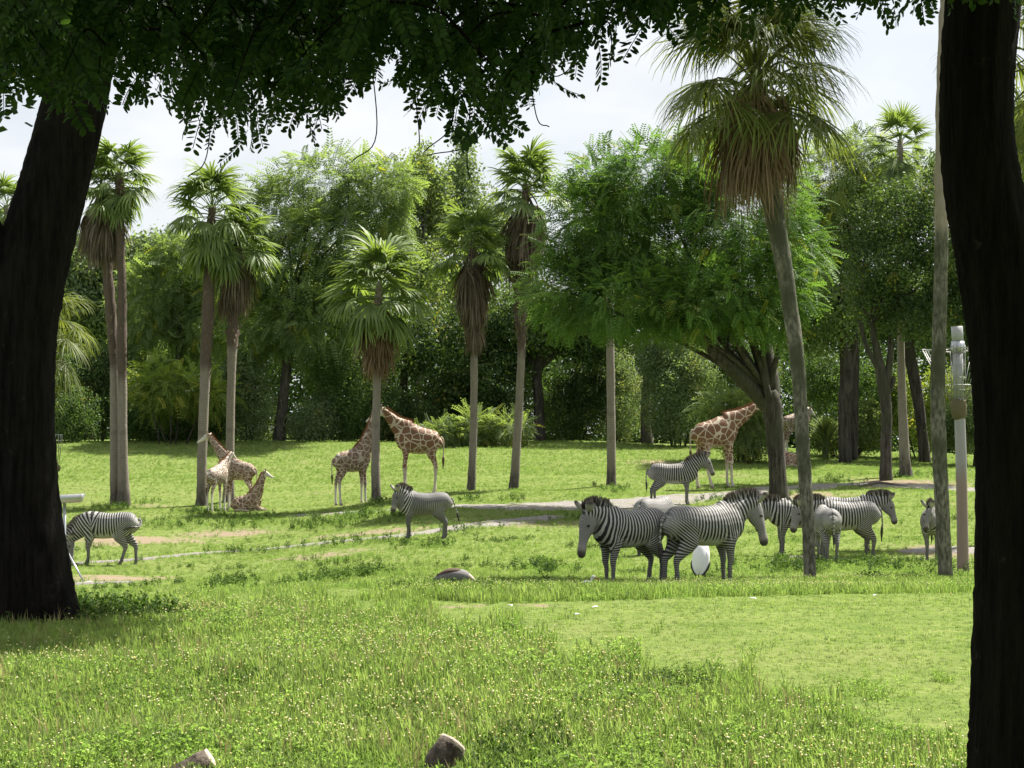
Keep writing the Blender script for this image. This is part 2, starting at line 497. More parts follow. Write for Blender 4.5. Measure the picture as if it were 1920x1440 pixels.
def plant_mat(name, dark, light, trans, spec=0.25):
    k = NT(name)
    pos = k.n('NewGeometry').outputs['Position']
    r_ = k.n('ObjectInfo').outputs['Random']
    v = k.math('ADD', k.math('MULTIPLY', r_, 0.55), k.math('MULTIPLY', k.noise(0.8, 3, vec=pos), 0.75))
    c = k.mix(k.sm(v, 0.3, 0.95), dark, light)
    return k.leaf(c, trans, k.mix(1.0, c, (1.3, 1.5, 0.8), 'MULTIPLY'), spec=spec)
GRASS_M = plant_mat('grass_blade', (0.125, 0.175, 0.05), (0.22, 0.268, 0.10), 0.52)
WEED_M = plant_mat('clover_leaf', (0.128, 0.192, 0.052), (0.225, 0.298, 0.098), 0.57)
DARKW_M = plant_mat('weed_leaf', (0.03, 0.06, 0.012), (0.08, 0.13, 0.025), 0.35)
k = NT('flower'); fc = k.mix(k.n('ObjectInfo').outputs['Random'], (0.85, 0.82, 0.62), (0.85, 0.78, 0.25)); FLOWER_M = k.leaf(k.mix(k.attr('head'), (0.08, 0.13, 0.025), fc), 0.3)
k = NT('straw'); STRAW_M = k.leaf((0.30, 0.25, 0.11), 0.3)

def blades(rng, n, r, h, wd_, lean=0.5, mb=None):
    mb = mb or MB()
    for _ in range(n):
        a, b = rng.uniform(0, 2 * pi), rng.uniform(0, 2 * pi)
        p0 = np.array([cos(a), sin(a), 0]) * r * rng.random() ** 0.5
        hh = h * rng.uniform(0.5, 1.15); dx = np.array([cos(b), sin(b), 0]); sx = np.array([-sin(b), cos(b), 0]) * wd_ / 2
        ln = lean * rng.uniform(0.1, 1)
        p1 = p0 + dx * hh * ln * 0.35 + np.array([0, 0, hh * 0.6]); p2 = p0 + dx * hh * ln * 1.1 + np.array([0, 0, hh * (1 - 0.25 * ln)])
        mb.add([p0 - sx, p0 + sx, p1 + sx * .8, p1 - sx * .8, p2], [[0, 1, 2, 3]], [[3, 2, 4]])
    return mb
def weed(rng, stems, h, leaf, nl, spread=0.05):
    mb = MB()
    for _ in range(stems):
        a = rng.uniform(0, 2 * pi); p0 = np.array([cos(a), sin(a), 0]) * spread * rng.random()
        top = p0 + np.array([rng.normal(0, .3) * h, rng.normal(0, .3) * h, h * rng.uniform(.6, 1.1)])
        for i in range(nl):
            f_ = rng.uniform(0.25, 1)
            c = p0 + (top - p0) * f_
            b = rng.uniform(0, 2 * pi); el = rng.uniform(-0.3, 0.8)
            dv = np.array([cos(b) * cos(el), sin(b) * cos(el), sin(el)]); sv = np.cross(dv, rng.normal(0, 1, 3)); sv /= np.linalg.norm(sv)
            s_ = leaf * rng.uniform(.6, 1.2)
            mb.add([c, c + dv * s_ * .55 + sv * s_ * .3, c + dv * s_, c + dv * s_ * .55 - sv * s_ * .3], [[0, 1, 2, 3]])
        sx = np.array([0.002, 0.002, 0])
        mb.add([p0 - sx, p0 + sx, top + sx * .5, top - sx * .5], [[0, 1, 2, 3]])
    return mb
def flower(rng, h, r):
    mb = MB(); dx = rng.normal(0, .15, 2) * h
    top = np.array([dx[0], dx[1], h]); sx = np.array([0.0015, 0.001, 0])
    mb.ball(top, (r, r, r * .8), 6, 4, head=1)
    mb.add([-sx, sx, top + sx, top - sx], [[0, 1, 2, 3]], head=0)
    return mb
def src(mb, m):
    me = mb.mesh('plant', False); me.materials.append(m); return me
rng = np.random.default_rng(11)
SRC = [src(blades(rng, 16, .07, .10, .008), GRASS_M), src(blades(rng, 16, .07, .13, .008), GRASS_M), src(blades(rng, 12, .06, .06, .008, .9), GRASS_M),
       src(weed(rng, 5, .13, .022, 13, .08), WEED_M), src(weed(rng, 6, .10, .02, 12, .10), WEED_M), src(weed(rng, 4, .18, .025, 15, .07), WEED_M),
       src(flower(rng, .115, .0068), FLOWER_M), src(flower(rng, .135, .006), FLOWER_M),
       src(weed(rng, 5, .30, .05, 14, .10), DARKW_M), src(weed(rng, 6, .2, .045, 12, .16), DARKW_M), src(blades(rng, 8, .05, .22, .006, .6), STRAW_M)]
_ww = [(-2.0, 40)]
def cand(n, d0, d1, rng, half=0.30, pw=1.0):
    """Random ground points between two depths, density falling with depth as d^-pw, within the field of view and a margin."""
    u = rng.random(n)
    if abs(pw - 2) < 1e-6: d = d0 * (d1 / d0) ** u
    else:
        e = 2 - pw; d = (d0 ** e + u * (d1 ** e - d0 ** e)) ** (1 / e)
    x = rng.uniform(-half, half, n) * d
    return x, d
def patchy(x, y, s=1.0):
    return (np.sin(x * 1.9 * s + np.sin(y * 1.3 * s) * 1.5) + np.sin(y * 2.3 * s + np.sin(x * 1.7 * s + 2) * 1.5) + np.sin((x + y) * 0.7 * s + 1)) / 3
def near_field():
    rng = np.random.default_rng(21)
    pts = []; ids = []; sc = []
    def put(x, y, i, s_):
        pts.append(np.stack([x, y, terrain(x, y) - 0.008], 1)); ids.append(np.broadcast_to(i, x.shape)); sc.append(np.broadcast_to(s_, x.shape))
    # turf everywhere near
    x, y = cand(52000, 9.5, 34, rng, .31, 1.1)
    X, Y = proj(x, y, terrain(x, y)); w_ = weedy(X, Y)
    w_ = w_ + rng.uniform(-.45, .45, len(x)); put(x, y, np.where(w_ > 0.5, rng.integers(0, 2, len(x)), 2), np.where(w_ > .5, rng.uniform(.6, 1.3, len(x)), rng.uniform(.3, .6, len(x))))
    # clover and flowers in the weedy part
    x, y = cand(60000, 9.5, 34, rng, .31, 1.0)
    X, Y = proj(x, y, terrain(x, y)); m = rng.random(len(x)) < weedy(X, Y) * (0.55 + 0.45 * patchy(x, y, .8))
    x, y = x[m], y[m]; put(x, y, rng.integers(3, 6, len(x)), rng.uniform(.55, 1.1, len(x)) * np.where(y > 20, .8, 1) * (.85 + .45 * patchy(x, y, 1.1)))
    x, y = cand(30000, 9.5, 34, rng, .31, 1.2)
    X, Y = proj(x, y, terrain(x, y)); wk = weedy(X, Y)
    m = rng.random(len(x)) < np.maximum(wk * np.clip(.34 + 0.75 * patchy(x + 3, y, .55) + .3 * patchy(x, y + 5, 1.7), 0, 1), 0.015)
    x, y = x[m], y[m]; put(x, y, rng.integers(6, 8, len(x)), rng.uniform(.7, 1.2, len(x)))
    # darker weeds in patches; around the near trunk their colour stands in for shade
    x, y = cand(9000, 9.5, 26, rng, .31, 1.0)
    X, Y = proj(x, y, terrain(x, y)); m = (weedy(X, Y) > .5) & (patchy(x, y, .45) > .52)
    x, y = x[m], y[m]; put(x, y, rng.integers(8, 10, len(x)), rng.uniform(.3, .6, len(x)))
    a = rng.uniform(0, 2 * pi, 420); q = .35 + .9 * rng.random(420)
    b = G(60, 1168); x, y = b[0] + np.cos(a) * q * 1.2, b[1] - .1 + np.sin(a) * q * .8
    put(x, y, rng.integers(8, 10, len(x)), rng.uniform(.5, 1.0, len(x)))
    x, y = cand(900, 9.5, 20, rng, .31, 1.0); X, Y = proj(x, y, terrain(x, y)); m = weedy(X, Y) > .5
    x, y = x[m], y[m]; put(x, y, 10, rng.uniform(.5, 1.2, len(x)))
    for (X, Y, rx, ry, n) in [(1500, 1330, 80, 18, 200), (1620, 1300, 70, 14, 90), (1560, 1375, 120, 20, 280), (1765, 1278, 14, 6, 16), (1330, 1280, 60, 14, 140), (1700, 1400, 110, 16, 260), (1180, 1180, 60, 8, 20), (1060, 1160, 60, 8, 20), (1420, 1215, 30, 6, 8)]:
        g = G(X, Y); g1, g0 = G(X, Y - ry), G(X, Y + ry)
        x = g[0] + rng.normal(0, .55, n) * rx / px(g[1]); y = g[1] + rng.normal(0, .4, n) * (g1[1] - g0[1])
        put(x, y, rng.choice([0, 1, 3, 4, 5, 6], n), rng.uniform(.35, .75, n))
    for (X, Y, rx, ry, n) in [(1000, 1412, 90, 30, 200), (960, 1440, 80, 20, 140), (1230, 1292, 90, 12, 90), (440, 1290, 110, 12, 80), (1180, 1330, 60, 10, 60), (720, 1350, 80, 12, 50)]:
        g = G(X, Y); g1, g0 = G(X, Y - ry), G(X, Y + ry)
        x = g[0] + rng.normal(0, .55, n) * rx / px(g[1]); y = g[1] + rng.normal(0, .4, n) * (g1[1] - g0[1])
        put(x, y, rng.integers(8, 10, n), rng.uniform(.25, .5, n))
    pts = np.vstack(pts); ids = np.concatenate(ids); sc = np.concatenate(sc)
    return pts, ids, sc
def far_field():
    rng = np.random.default_rng(22)
    pts = []; ids = []; sc = []
    def put(x, y, i, s_):
        pts.append(np.stack([x, y, terrain(x, y) - 0.01], 1)); ids.append(np.broadcast_to(i, x.shape)); sc.append(np.broadcast_to(s_, x.shape))
    def clear(x, y):
        dd = np.zeros(len(x))
        for (a, b, rx, ry, s_) in DIRT: dd = np.maximum(dd, s_ * np.exp(-((x - a) / rx) ** 2 - ((y - b) / ry) ** 2))
        return (rng.random(len(x)) > dd * 1.2) & off_track(x, y, rng)
    x, y = cand(120000, 30, 109, rng, .31, 1.0); m = clear(x, y); x, y = x[m], y[m]
    put(x, y, np.where(rng.random(len(x)) < .7, 2, rng.integers(0, 2, len(x))), rng.uniform(.5, 1.0, len(x)))
    # hummocks of taller grass
    x, y = cand(44000, 30, 109, rng, .31, 1.0); m = clear(x, y) & (patchy(x, y, .6) + .35 * patchy(x, y, 2.3) > .42); x, y = x[m], y[m]
    put(x, y, rng.integers(3, 6, len(x)), rng.uniform(.5, 1.1, len(x)))
    x, y = cand(9000, 30, 60, rng, .31, 1.0); m = clear(x, y) & (patchy(x + 9, y, .9) > .6); x, y = x[m], y[m]
    put(x, y, rng.integers(8, 10, len(x)), rng.uniform(.4, .8, len(x)))
    # rough grass on the brow and flowers on the slope
    x, y = cand(16000, 86, 108, rng, .31, 1.0); put(x, y, rng.integers(0, 6, len(x)), rng.uniform(.6, 1.2, len(x)))
    x, y = cand(2500, 60, 108, rng, .31, 1.0); put(x, y, rng.integers(6, 8, len(x)), rng.uniform(.7, 1.2, len(x)))
    # clumps seen in the photograph: at palm feet and tracks; dark weeds below rear zebras stand in for shade
    for (X, Y, rx, ry, n) in [(660, 972, 60, 9, 420), (590, 985, 60, 7, 240), (745, 968, 40, 6, 160), (230, 950, 50, 6, 200), (378, 962, 50, 6, 200), (300, 985, 110, 8, 300), (470, 978, 90, 10, 420), (1150, 918, 40, 5, 200),
            (1430, 925, 90, 9, 420), (1560, 905, 60, 7, 260), (1480, 1068, 90, 8, 300), (1640, 1066, 120, 8, 420), (880, 938, 22, 4, 90), (960, 938, 26, 4, 90), (706, 945, 24, 4, 110), (420, 1103, 40, 6, 140), (600, 1092, 90, 5, 160),
            (680, 1078, 60, 5, 120), (800, 1025, 70, 6, 160), (1020, 1068, 60, 7, 240), (1700, 893, 60, 5, 160), (860, 992, 90, 4, 160), (680, 1014, 100, 4, 150), (480, 1036, 120, 4, 120), (1100, 973, 80, 3, 110), (1320, 938, 90, 3, 110)]:
        g = G(X, Y); g1, g0 = G(X, Y - ry), G(X, Y + ry)
        x = g[0] + rng.normal(0, .5, n) * rx / px(g[1]); y = g[1] + rng.normal(0, .35, n) * (g1[1] - g0[1])
        m = off_track(x, y, rng); put(x[m], y[m], rng.choice([0, 1, 3, 4, 5, 8], n)[m], rng.uniform(.5, 1.0, n)[m])
    return np.vstack(pts), np.concatenate(ids), np.concatenate(sc)
for nm, fld in (('foreground_grass', near_field), ('meadow_grass', far_field)):
    p_, i_, s_ = fld()
    scatter(nm, p_, np.random.default_rng(1).uniform(0, 6.28, len(p_)), s_, i_, SRC, None)
# ---------------------------------------------------------------- broadleaf trees
def spray_pinnate(n=8, wid=.085, ln=.30, droop=.35, ang=1.05):
    """A feathery compound leaf one unit long."""
    V = []; q = []
    def at(t): return np.array([t, 0, -droop * t * t])
    for i in range(n):
        t = .12 + .88 * i / (n - 1)
        c = at(t); l_ = ln * (1 - .45 * t)
        for s in (-1, 1):
            d = np.array([cos(ang), s * sin(ang), -.25]); e = np.array([-d[1] * s, d[0] * s, 0]) * s
            e = np.array([sin(ang), -s * cos(ang), 0])
            b = len(V); V += [c, c + d * l_ * .5 + e * wid * .5, c + d * l_, c + d * l_ * .5 - e * wid * .5]; q.append([b, b + 1, b + 2, b + 3])
    return np.array(V), np.array(q)
def spray_clump(rng, n=10, size=.3):
    V = []; q = []
    for _ in range(n):
        c = rng.normal(0, .3, 3); d = rng.normal(0, 1, 3); d /= np.linalg.norm(d); e = np.cross(d, rng.normal(0, 1, 3)); e /= np.linalg.norm(e)
        b = len(V); V += [c, c + d * size * .5 + e * size * .27, c + d * size, c + d * size * .5 - e * size * .27]; q.append([b, b + 1, b + 2, b + 3])
    return np.array(V), np.array(q)
_r = np.random.default_rng(3)
PIN = [spray_pinnate(8), spray_pinnate(7, .1, .34, .55), spray_pinnate(9, .08, .27, .15)]
CLU = [spray_clump(_r, 10), spray_clump(_r, 11, .26), spray_clump(_r, 9, .34)]
def place_sprays(temps, pos, X, size, tint, rng):
    """Copies of leaf sprays with their length axis along X; returns vertices, quads, tint."""
    n = len(pos)
    up = np.tile([0., 0, 1], (n, 1)) + rng.normal(0, .35, (n, 3))
    X = X / np.linalg.norm(X, axis=1)[:, None]
    Yv = np.cross(up, X); Yv /= np.linalg.norm(Yv, axis=1)[:, None] + 1e-9
    Z = np.cross(X, Yv)
    M = np.stack([X, Yv, Z], 2) * size[:, None, None]
    w_ = rng.integers(0, len(temps), n)
    Vs = []; qs = []; ts = []; off = 0
    for k_, (tv, tq) in enumerate(temps):
        m = np.where(w_ == k_)[0]
        if not len(m): continue
        v = np.einsum('nij,vj->nvi', M[m], tv) + pos[m][:, None, :]
        q = tq[None] + (np.arange(len(m)) * len(tv))[:, None, None] + off
        Vs.append(v.reshape(-1, 3)); qs.append(q.reshape(-1, 4)); ts.append(np.repeat(tint[m], len(tv))); off += len(m) * len(tv)
    return np.vstack(Vs), np.vstack(qs), np.concatenate(ts)
def crown_points(lobes, n, rng, shell=.45, lump=.16):
    L = np.array(lobes, float)
    ar = L[:, 3] * L[:, 4] + L[:, 3] * L[:, 5] + L[:, 4] * L[:, 5]
    k_ = rng.choice(len(L), n, p=ar / ar.sum())
    d = rng.normal(0, 1, (n, 3)); d /= np.linalg.norm(d, axis=1)[:, None]
    rho = 1 - shell * rng.random(n) ** 1.6
    # lumps: sub-clusters on each lobe so that the outline is uneven
    cl = (np.floor(d[:, 0] * 2.3) * 7 + np.floor(d[:, 1] * 2.3) * 13 + np.floor(d[:, 2] * 2.6) * 29 + k_ * 57).astype(int)
    h = np.sin(cl * 12.9898) * 43758.5453; h = h - np.floor(h)
    rho = rho * (1 + lump * (h - .55) * 2)
    pos = L[k_, :3] + d * L[k_, 3:6] * rho[:, None]
    keep = h > .06
    return pos[keep], d[keep], h[keep]
def lobes_px(lst, d, rng, depth=1.0, jit=.12):
    o = []
    for (X, Y, rx, ry) in lst:
        dd = d + rng.normal(0, 1) * jit * 8
        p = P(X, Y, dd); s_ = 1 / px(dd)
        o.append([p[0], p[1], p[2], rx * s_, (rx + ry) / 2 * s_ * depth, ry * s_])
    return o
def make_crown(parent, base, lobes, n, temps, size, mat, seed, droop=.35, shell=.45, name='crown', lump=.16):
    rng = np.random.default_rng(seed)
    pos, d, h = crown_points(lobes, n, rng, shell, lump)
    m = len(pos)
    X = d * .8 + rng.normal(0, .45, (m, 3)); X[:, 2] -= droop
    tint = np.clip(h * .7 + rng.random(m) * .4 - .05, 0, 1)
    V, q, t = place_sprays(temps, pos, X, size * rng.uniform(.65, 1.25, m), tint, rng)
    return tag(new_obj(name, mesh_np(name, V - np.asarray(base), q, {'tint': t}), parent, mat), kind='stuff')
def wpath(pts, d, base, dj=None):
    """Pixel path (X, Y, width) at depth d -> rows x y z radius relative to base."""
    o = []
    for i, (X, Y, w_) in enumerate(pts):
        dd = d + (dj[i] if dj is not None else 0)
        p = P(X, Y, dd) - base
        o.append([*p, w_ / px(dd) / 2])
    return o
BARK_D = bark_mat('dark_bark', (0.035, 0.03, 0.025), (0.10, 0.09, 0.08), scale=7)
BARK_G = bark_mat('grey_bark', (0.035, 0.03, 0.026), (0.12, 0.105, 0.09), strength=1.0, scale=9, moss=(0.045, 0.048, 0.03))
LF_FEATHER = leaf_mat('feathery_leaf', (0.08, 0.13, 0.048), (0.175, 0.24, 0.10), .48, (0.2, 0.22, 0.03), .05)
LF_PALE = leaf_mat('pale_leaf', (0.09, 0.13, 0.05), (0.19, 0.25, 0.105), .48, (0.26, 0.28, 0.06), .08)
LF_GREY = leaf_mat('greyish_leaf', (0.085, 0.13, 0.065), (0.175, 0.23, 0.115), .42, (0.2, 0.2, 0.08), .05)
LF_OAK = leaf_mat('oak_leaf', (0.026, 0.05, 0.018), (0.075, 0.12, 0.038), .37, (0.14, 0.14, 0.03), .05, spec=.45)
LF_CENTRE = leaf_mat('centre_leaf', (0.04, 0.09, 0.024), (0.112, 0.195, 0.05), .44, (0.17, 0.19, 0.03), .04)
LF_LIME = leaf_mat('lime_leaf', (0.10, 0.15, 0.03), (0.20, 0.26, 0.07), .48, (0.3, 0.3, 0.06), .1)
LF_SHRUB = leaf_mat('shrub_leaf', (0.036, 0.072, 0.024), (0.10, 0.165, 0.052), .42, (0.15, 0.17, 0.04), .05)

def tree(name, label, cat, base_px, d, trunk, lobes, n, temps, size, mat, seed, bark=BARK_D, limbs=(), droop=.35, shell=.45, depth=1.0, group=None, extra=None, lump=.16):
    rng = np.random.default_rng(seed)
    base = onground(base_px, d)
    root = empty(name, base)
    tag(root, label, cat, group)
    if trunk:
        t = wpath(trunk, d, base)
        t[0][2] = -0.25
        mb = MB(); mb.tube(t, 12, sub=6, rough=.05, rng=rng)
        mb.build('trunk', bark, root)
    for (pts, dj) in limbs:
        MB().tube(wpath(pts, d, base, dj), 8, sub=5, rough=.06, rng=rng).build('limb', bark, root)
    lb = lobes_px(lobes, d, rng, depth)
    make_crown(root, base, lb, n, temps, size, mat, seed, droop, shell, lump=lump)
    # inner boughs reaching into the lobes
    if trunk:
        top = np.array(wpath(trunk, d, base)[-1])
        for L in lb[:10]:
            mb = MB()
            e = np.array(L[:3]) - base
            mid = (top[:3] + e) / 2 + rng.normal(0, .3, 3)
            mb.tube([[*top[:3], top[3] * .45], [*mid, top[3] * .25], [*e, top[3] * .06]], 6, sub=4)
            mb.build('bough', bark, root)
    return root

FE = 'feathery trees standing behind the meadow'
tree('tree', 'large feathery light green tree with a leaning dark trunk behind the lone left palms', 'tree', 522, 108, [(522, 826, 27), (532, 740, 19), (540, 660, 18), (548, 540, 16)],
     [(600, 350, 110, 65), (690, 380, 80, 80), (520, 400, 75, 70), (640, 450, 120, 75), (560, 520, 110, 80), (490, 600, 70, 70), (580, 620, 90, 55), (475, 480, 60, 75), (735, 345, 45, 40), (640, 560, 70, 70)], 7200, PIN, .9, LF_FEATHER, 31, lump=.2)
tree('tree', 'rounded mid green feathery tree between the two pairs of palms at the left', 'tree', 330, 112, [(330, 828, 16), (334, 700, 14), (340, 600, 12)],
     [(330, 520, 80, 70), (275, 570, 70, 70), (390, 600, 70, 80), (300, 645, 75, 50), (350, 475, 60, 45), (430, 540, 50, 70)], 4800, PIN, .85, LF_FEATHER, 32)
tree('tree', 'pale greyish tree showing between the left black trunk and the slim palm pair', 'tree', 170, 120, [(170, 824, 16), (168, 700, 14), (170, 600, 12)],
     [(170, 490, 75, 50), (120, 560, 60, 65), (235, 490, 50, 45), (215, 590, 60, 60), (290, 470, 45, 30), (130, 640, 60, 50)], 2600, CLU, 1.0, LF_GREY, 33)
tree('tree', 'tall narrow pale green tree with a spindly top beside the feathery crown', 'tree', 785, 126, [(785, 822, 14), (788, 600, 12), (795, 420, 8)],
     [(770, 350, 45, 55), (800, 420, 60, 75), (785, 520, 65, 80), (745, 470, 40, 60), (795, 305, 14, 45), (820, 360, 25, 40)], 2300, CLU, .9, LF_PALE, 34, shell=.7)
tree('tree', 'tall narrow bluish grey tree with two spires behind the skirted palms', 'tree', 880, 130, [(880, 822, 14), (876, 600, 12), (872, 420, 8)],
     [(860, 340, 36, 55), (880, 420, 65, 70), (872, 275, 12, 40), (930, 460, 55, 60), (880, 530, 70, 60)], 2000, CLU, .9, LF_GREY, 35, shell=.7)
tree('tree', 'dark round tree with a slim curved trunk behind the two giraffes', 'tree', 757, 112, [(757, 826, 14), (756, 740, 14), (764, 660, 14), (785, 600, 12)],
     [(760, 640, 80, 60), (830, 690, 80, 70), (900, 610, 70, 60), (930, 700, 70, 80), (690, 700, 60, 70), (850, 740, 60, 50)], 2600, CLU, .8, LF_OAK, 36)
tree('tree', 'dark mossy oak with a thick short trunk right of the leaning skirted palm', 'tree', 1013, 111, [(1013, 828, 24), (1010, 750, 19), (1008, 690, 18), (1030, 620, 13)],
     [(1010, 600, 85, 60), (950, 650, 60, 50), (1070, 620, 70, 50), (1110, 640, 50, 45)], 2200, CLU, .8, LF_OAK, 37, bark=BARK_D,
     limbs=[([(1009, 700, 12), (985, 660, 9), (955, 640, 6)], None), ([(1011, 690, 12), (1060, 650, 9), (1100, 635, 5)], None)])
tree('tree', 'dark tree with one bare curved trunk directly behind the big spreading crown', 'tree', 1213, 110, [(1214, 828, 25), (1210, 770, 17), (1213, 700, 15), (1212, 620, 14), (1213, 540, 13)],
     [(1230, 540, 110, 90), (1150, 520, 80, 80), (1310, 560, 80, 80)], 1600, CLU, .9, LF_OAK, 38, bark=BARK_G)
T1D = 66.5
tree('tree', 'broad spreading feathery tree on a forked rough trunk in the middle of the herd', 'tree', 1461, T1D, [(1461, 950, 44), (1460, 920, 36), (1456, 860, 32), (1452, 800, 34), (1446, 755, 38), (1440, 735, 32)],
     [(1118, 425, 100, 90), (1230, 345, 130, 80), (1390, 395, 130, 110), (1065, 545, 80, 75), (1180, 560, 150, 68), (1330, 555, 120, 68), (1440, 545, 85, 85), (1250, 460, 160, 110), (1480, 470, 65, 80), (1120, 335, 65, 45), (1320, 320, 90, 70), (1070, 480, 45, 35)],
     13000, PIN, .56, LF_CENTRE, 40, bark=BARK_G, droop=.18, lump=.26,
     limbs=[([(1447, 770, 32), (1415, 735, 31), (1370, 690, 27), (1320, 640, 22), (1270, 590, 17), (1200, 530, 9)], [0, -.3, -.8, -1.2, -1.6, -2]),
            ([(1400, 725, 24), (1370, 660, 20), (1345, 600, 14), (1330, 530, 9), (1310, 460, 4)], [0, .5, 1, 1.4, 1.6]),
            ([(1446, 780, 28), (1450, 720, 24), (1436, 640, 20), (1430, 570, 18), (1410, 450, 8)], [0, .3, .8, 1.2, 1.4]),
            ([(1442, 745, 15), (1430, 700, 12), (1418, 650, 9), (1402, 590, 6), (1385, 540, 3)], [-.5, -.6, -.8, -1, -1])])
tree('tree', 'light green feathery tree under the palm top right of the drooping palm', 'tree', 1600, 99, [(1600, 846, 16), (1604, 700, 14), (1610, 520, 12)],
     [(1560, 330, 70, 65), (1620, 300, 60, 55), (1665, 375, 75, 60), (1560, 430, 65, 75), (1510, 420, 45, 65), (1712, 335, 45, 55), (1620, 410, 80, 65)], 5000, PIN, .75, LF_PALE, 41)
tree('tree', 'mid green tree on a forked dark trunk between the leaning palm and the oak', 'tree', 1585, 97, [(1585, 850, 26), (1583, 770, 23), (1588, 695, 26), (1580, 620, 16), (1575, 540, 12)],
     [(1560, 590, 60, 70), (1615, 560, 60, 60), (1520, 600, 55, 70), (1500, 540, 55, 60), (1545, 520, 60, 60)], 1900, CLU, .75, LF_FEATHER, 42,
     limbs=[([(1590, 705, 16), (1602, 650, 13), (1606, 590, 10)], None)])
tree('tree', 'dense dark live oak with a pale lower trunk left of the feeder pole', 'tree', 1661, 83, [(1661, 900, 27), (1661, 840, 21), (1662, 770, 21), (1656, 720, 23), (1645, 660, 15), (1632, 600, 11)],
     [(1680, 400, 80, 60), (1765, 440, 75, 85), (1650, 480, 70, 70), (1725, 530, 90, 75), (1650, 560, 60, 55), (1785, 570, 60, 55), (1780, 330, 40, 60), (1710, 600, 60, 35), (1860, 500, 90, 110)], 4600, CLU, .55, LF_OAK, 43, bark=BARK_G,
     limbs=[([(1660, 735, 16), (1668, 680, 13), (1672, 620, 10)], None), ([(1668, 735, 9), (1674, 718, 9), (1676, 705, 7)], None), ([(1652, 700, 12), (1625, 650, 9), (1612, 600, 8)], None)])
tree('tree', 'dark oak behind the feeder pole with a bowed bare trunk', 'tree', 1733, 100, [(1735, 858, 24), (1728, 800, 20), (1718, 730, 22), (1706, 660, 22), (1700, 580, 18)],
     [(1710, 570, 80, 60), (1790, 620, 70, 50), (1850, 600, 70, 70), (1650, 600, 50, 50)], 1700, CLU, .7, LF_OAK, 44, bark=BARK_D)
tree('tree', 'small leaved grey green tree in the gap right of the right black trunk', 'tree', 1950, 52, [(1950, 1000, 30), (1950, 700, 26), (1950, 450, 20)],
     [(1930, 240, 60, 70), (1950, 340, 70, 80), (1960, 450, 60, 60)], 1500, CLU, .4, LF_GREY, 45, shell=.8)

def bush(name, label, cat, lobes, d, n, temps, size, mat, seed, droop=.2, shell=.6, stems=5, lump=.2):
    rng = np.random.default_rng(seed)
    base = onground(np.mean([l[0] for l in lobes]), d)
    root = empty(name, base); tag(root, label, cat)
    lb = lobes_px(lobes, d, rng, 1.0, .08)
    make_crown(root, base, lb, n, temps, size, mat, seed, droop, shell, 'foliage', lump)
    for L in (lb * 5)[:max(stems, len(lb))]:
        mb = MB()
        e = np.array(L[:3]) + rng.normal(0, .25, 3) * np.array(L[3:6]) - base
        s0 = np.array([e[0] * .4, e[1] * .4, -.1])
        mb.tube([[*s0, .05], [*((s0 + e) / 2 + rng.normal(0, .1, 3)), .035], [*e, .012]], 5, sub=3)
        mb.build('stem', BARK_D, root)
    return root
SH = [
 ('dark shrub at the wood edge immediately right of the left black trunk', [(135, 780, 45, 50), (110, 730, 40, 60)], 107, LF_SHRUB, CLU, 1100),
 ('dark leafy shrub behind the foot of the slim palm pair', [(190, 740, 55, 75), (160, 700, 50, 60), (215, 690, 45, 50)], 110, LF_OAK, CLU, 1400),
 ('dark shrub in the shade below the lime coloured sapling', [(290, 795, 60, 40), (345, 800, 45, 35)], 109, LF_SHRUB, CLU, 1100),
 ('dark shrub behind the raised head of the left giraffe', [(400, 790, 45, 45), (425, 740, 45, 50)], 109, LF_SHRUB, CLU, 1100),
 ('grey green shrub left of the leaning dark trunk', [(475, 770, 45, 60), (460, 700, 45, 45)], 108, LF_GREY, CLU, 1000),
 ('pale twiggy bush right of the leaning dark trunk', [(580, 795, 40, 35), (610, 770, 35, 40)], 108, LF_GREY, CLU, 800),
 ('dark bush with yellow leaf tips left of the pair of adult giraffes', [(650, 760, 45, 75), (620, 700, 50, 50)], 109, LF_SHRUB, CLU, 1200),
 ('dark bush behind the neck of the giraffe facing left', [(760, 790, 60, 45), (720, 770, 40, 50)], 110, LF_OAK, CLU, 1000),
 ('dark bush between the two skirted palms', [(870, 760, 70, 60), (930, 780, 50, 50)], 111, LF_OAK, CLU, 1300),
 ('dark bush right of the thick oak trunk', [(1060, 770, 55, 65), (1100, 740, 50, 60)], 112, LF_OAK, CLU, 1200),
 ('grey green bush behind the crownless looking pale palm stem', [(1160, 760, 55, 65), (1140, 700, 50, 45)], 113, LF_GREY, CLU, 1200),
 ('grey green willowy bush left of the patterned giraffe under the big crown', [(1260, 740, 55, 90), (1300, 700, 45, 50), (1240, 670, 50, 40)], 106, LF_GREY, CLU, 1800),
 ('dark bush behind the forked trunk of the spreading tree', [(1400, 700, 60, 60), (1350, 670, 60, 40)], 108, LF_OAK, CLU, 1000),
 ('pale glossy bush right of the leaning palm stem', [(1620, 800, 40, 45), (1550, 820, 30, 28)], 101, LF_PALE, CLU, 900),
 ('dark bush behind the twin oak trunks', [(1640, 740, 60, 70), (1540, 720, 50, 60)], 104, LF_SHRUB, CLU, 1300),
 ('silvery bush at the foot of the feeder pole backdrop', [(1800, 800, 50, 45), (1840, 780, 50, 60)], 97, LF_GREY, CLU, 1300),
 ('lime tinted bush between the oak and the tapering palm stem', [(1690, 760, 35, 60), (1740, 800, 30, 40), (1760, 740, 35, 50)], 103, LF_LIME, CLU, 1000),
]
for i, (lab, lobes, d, mat, tm, n) in enumerate(SH):
    bush('shrub', lab, 'shrub', lobes, d, int(n * 1.9), tm, .46, mat, 100 + i)
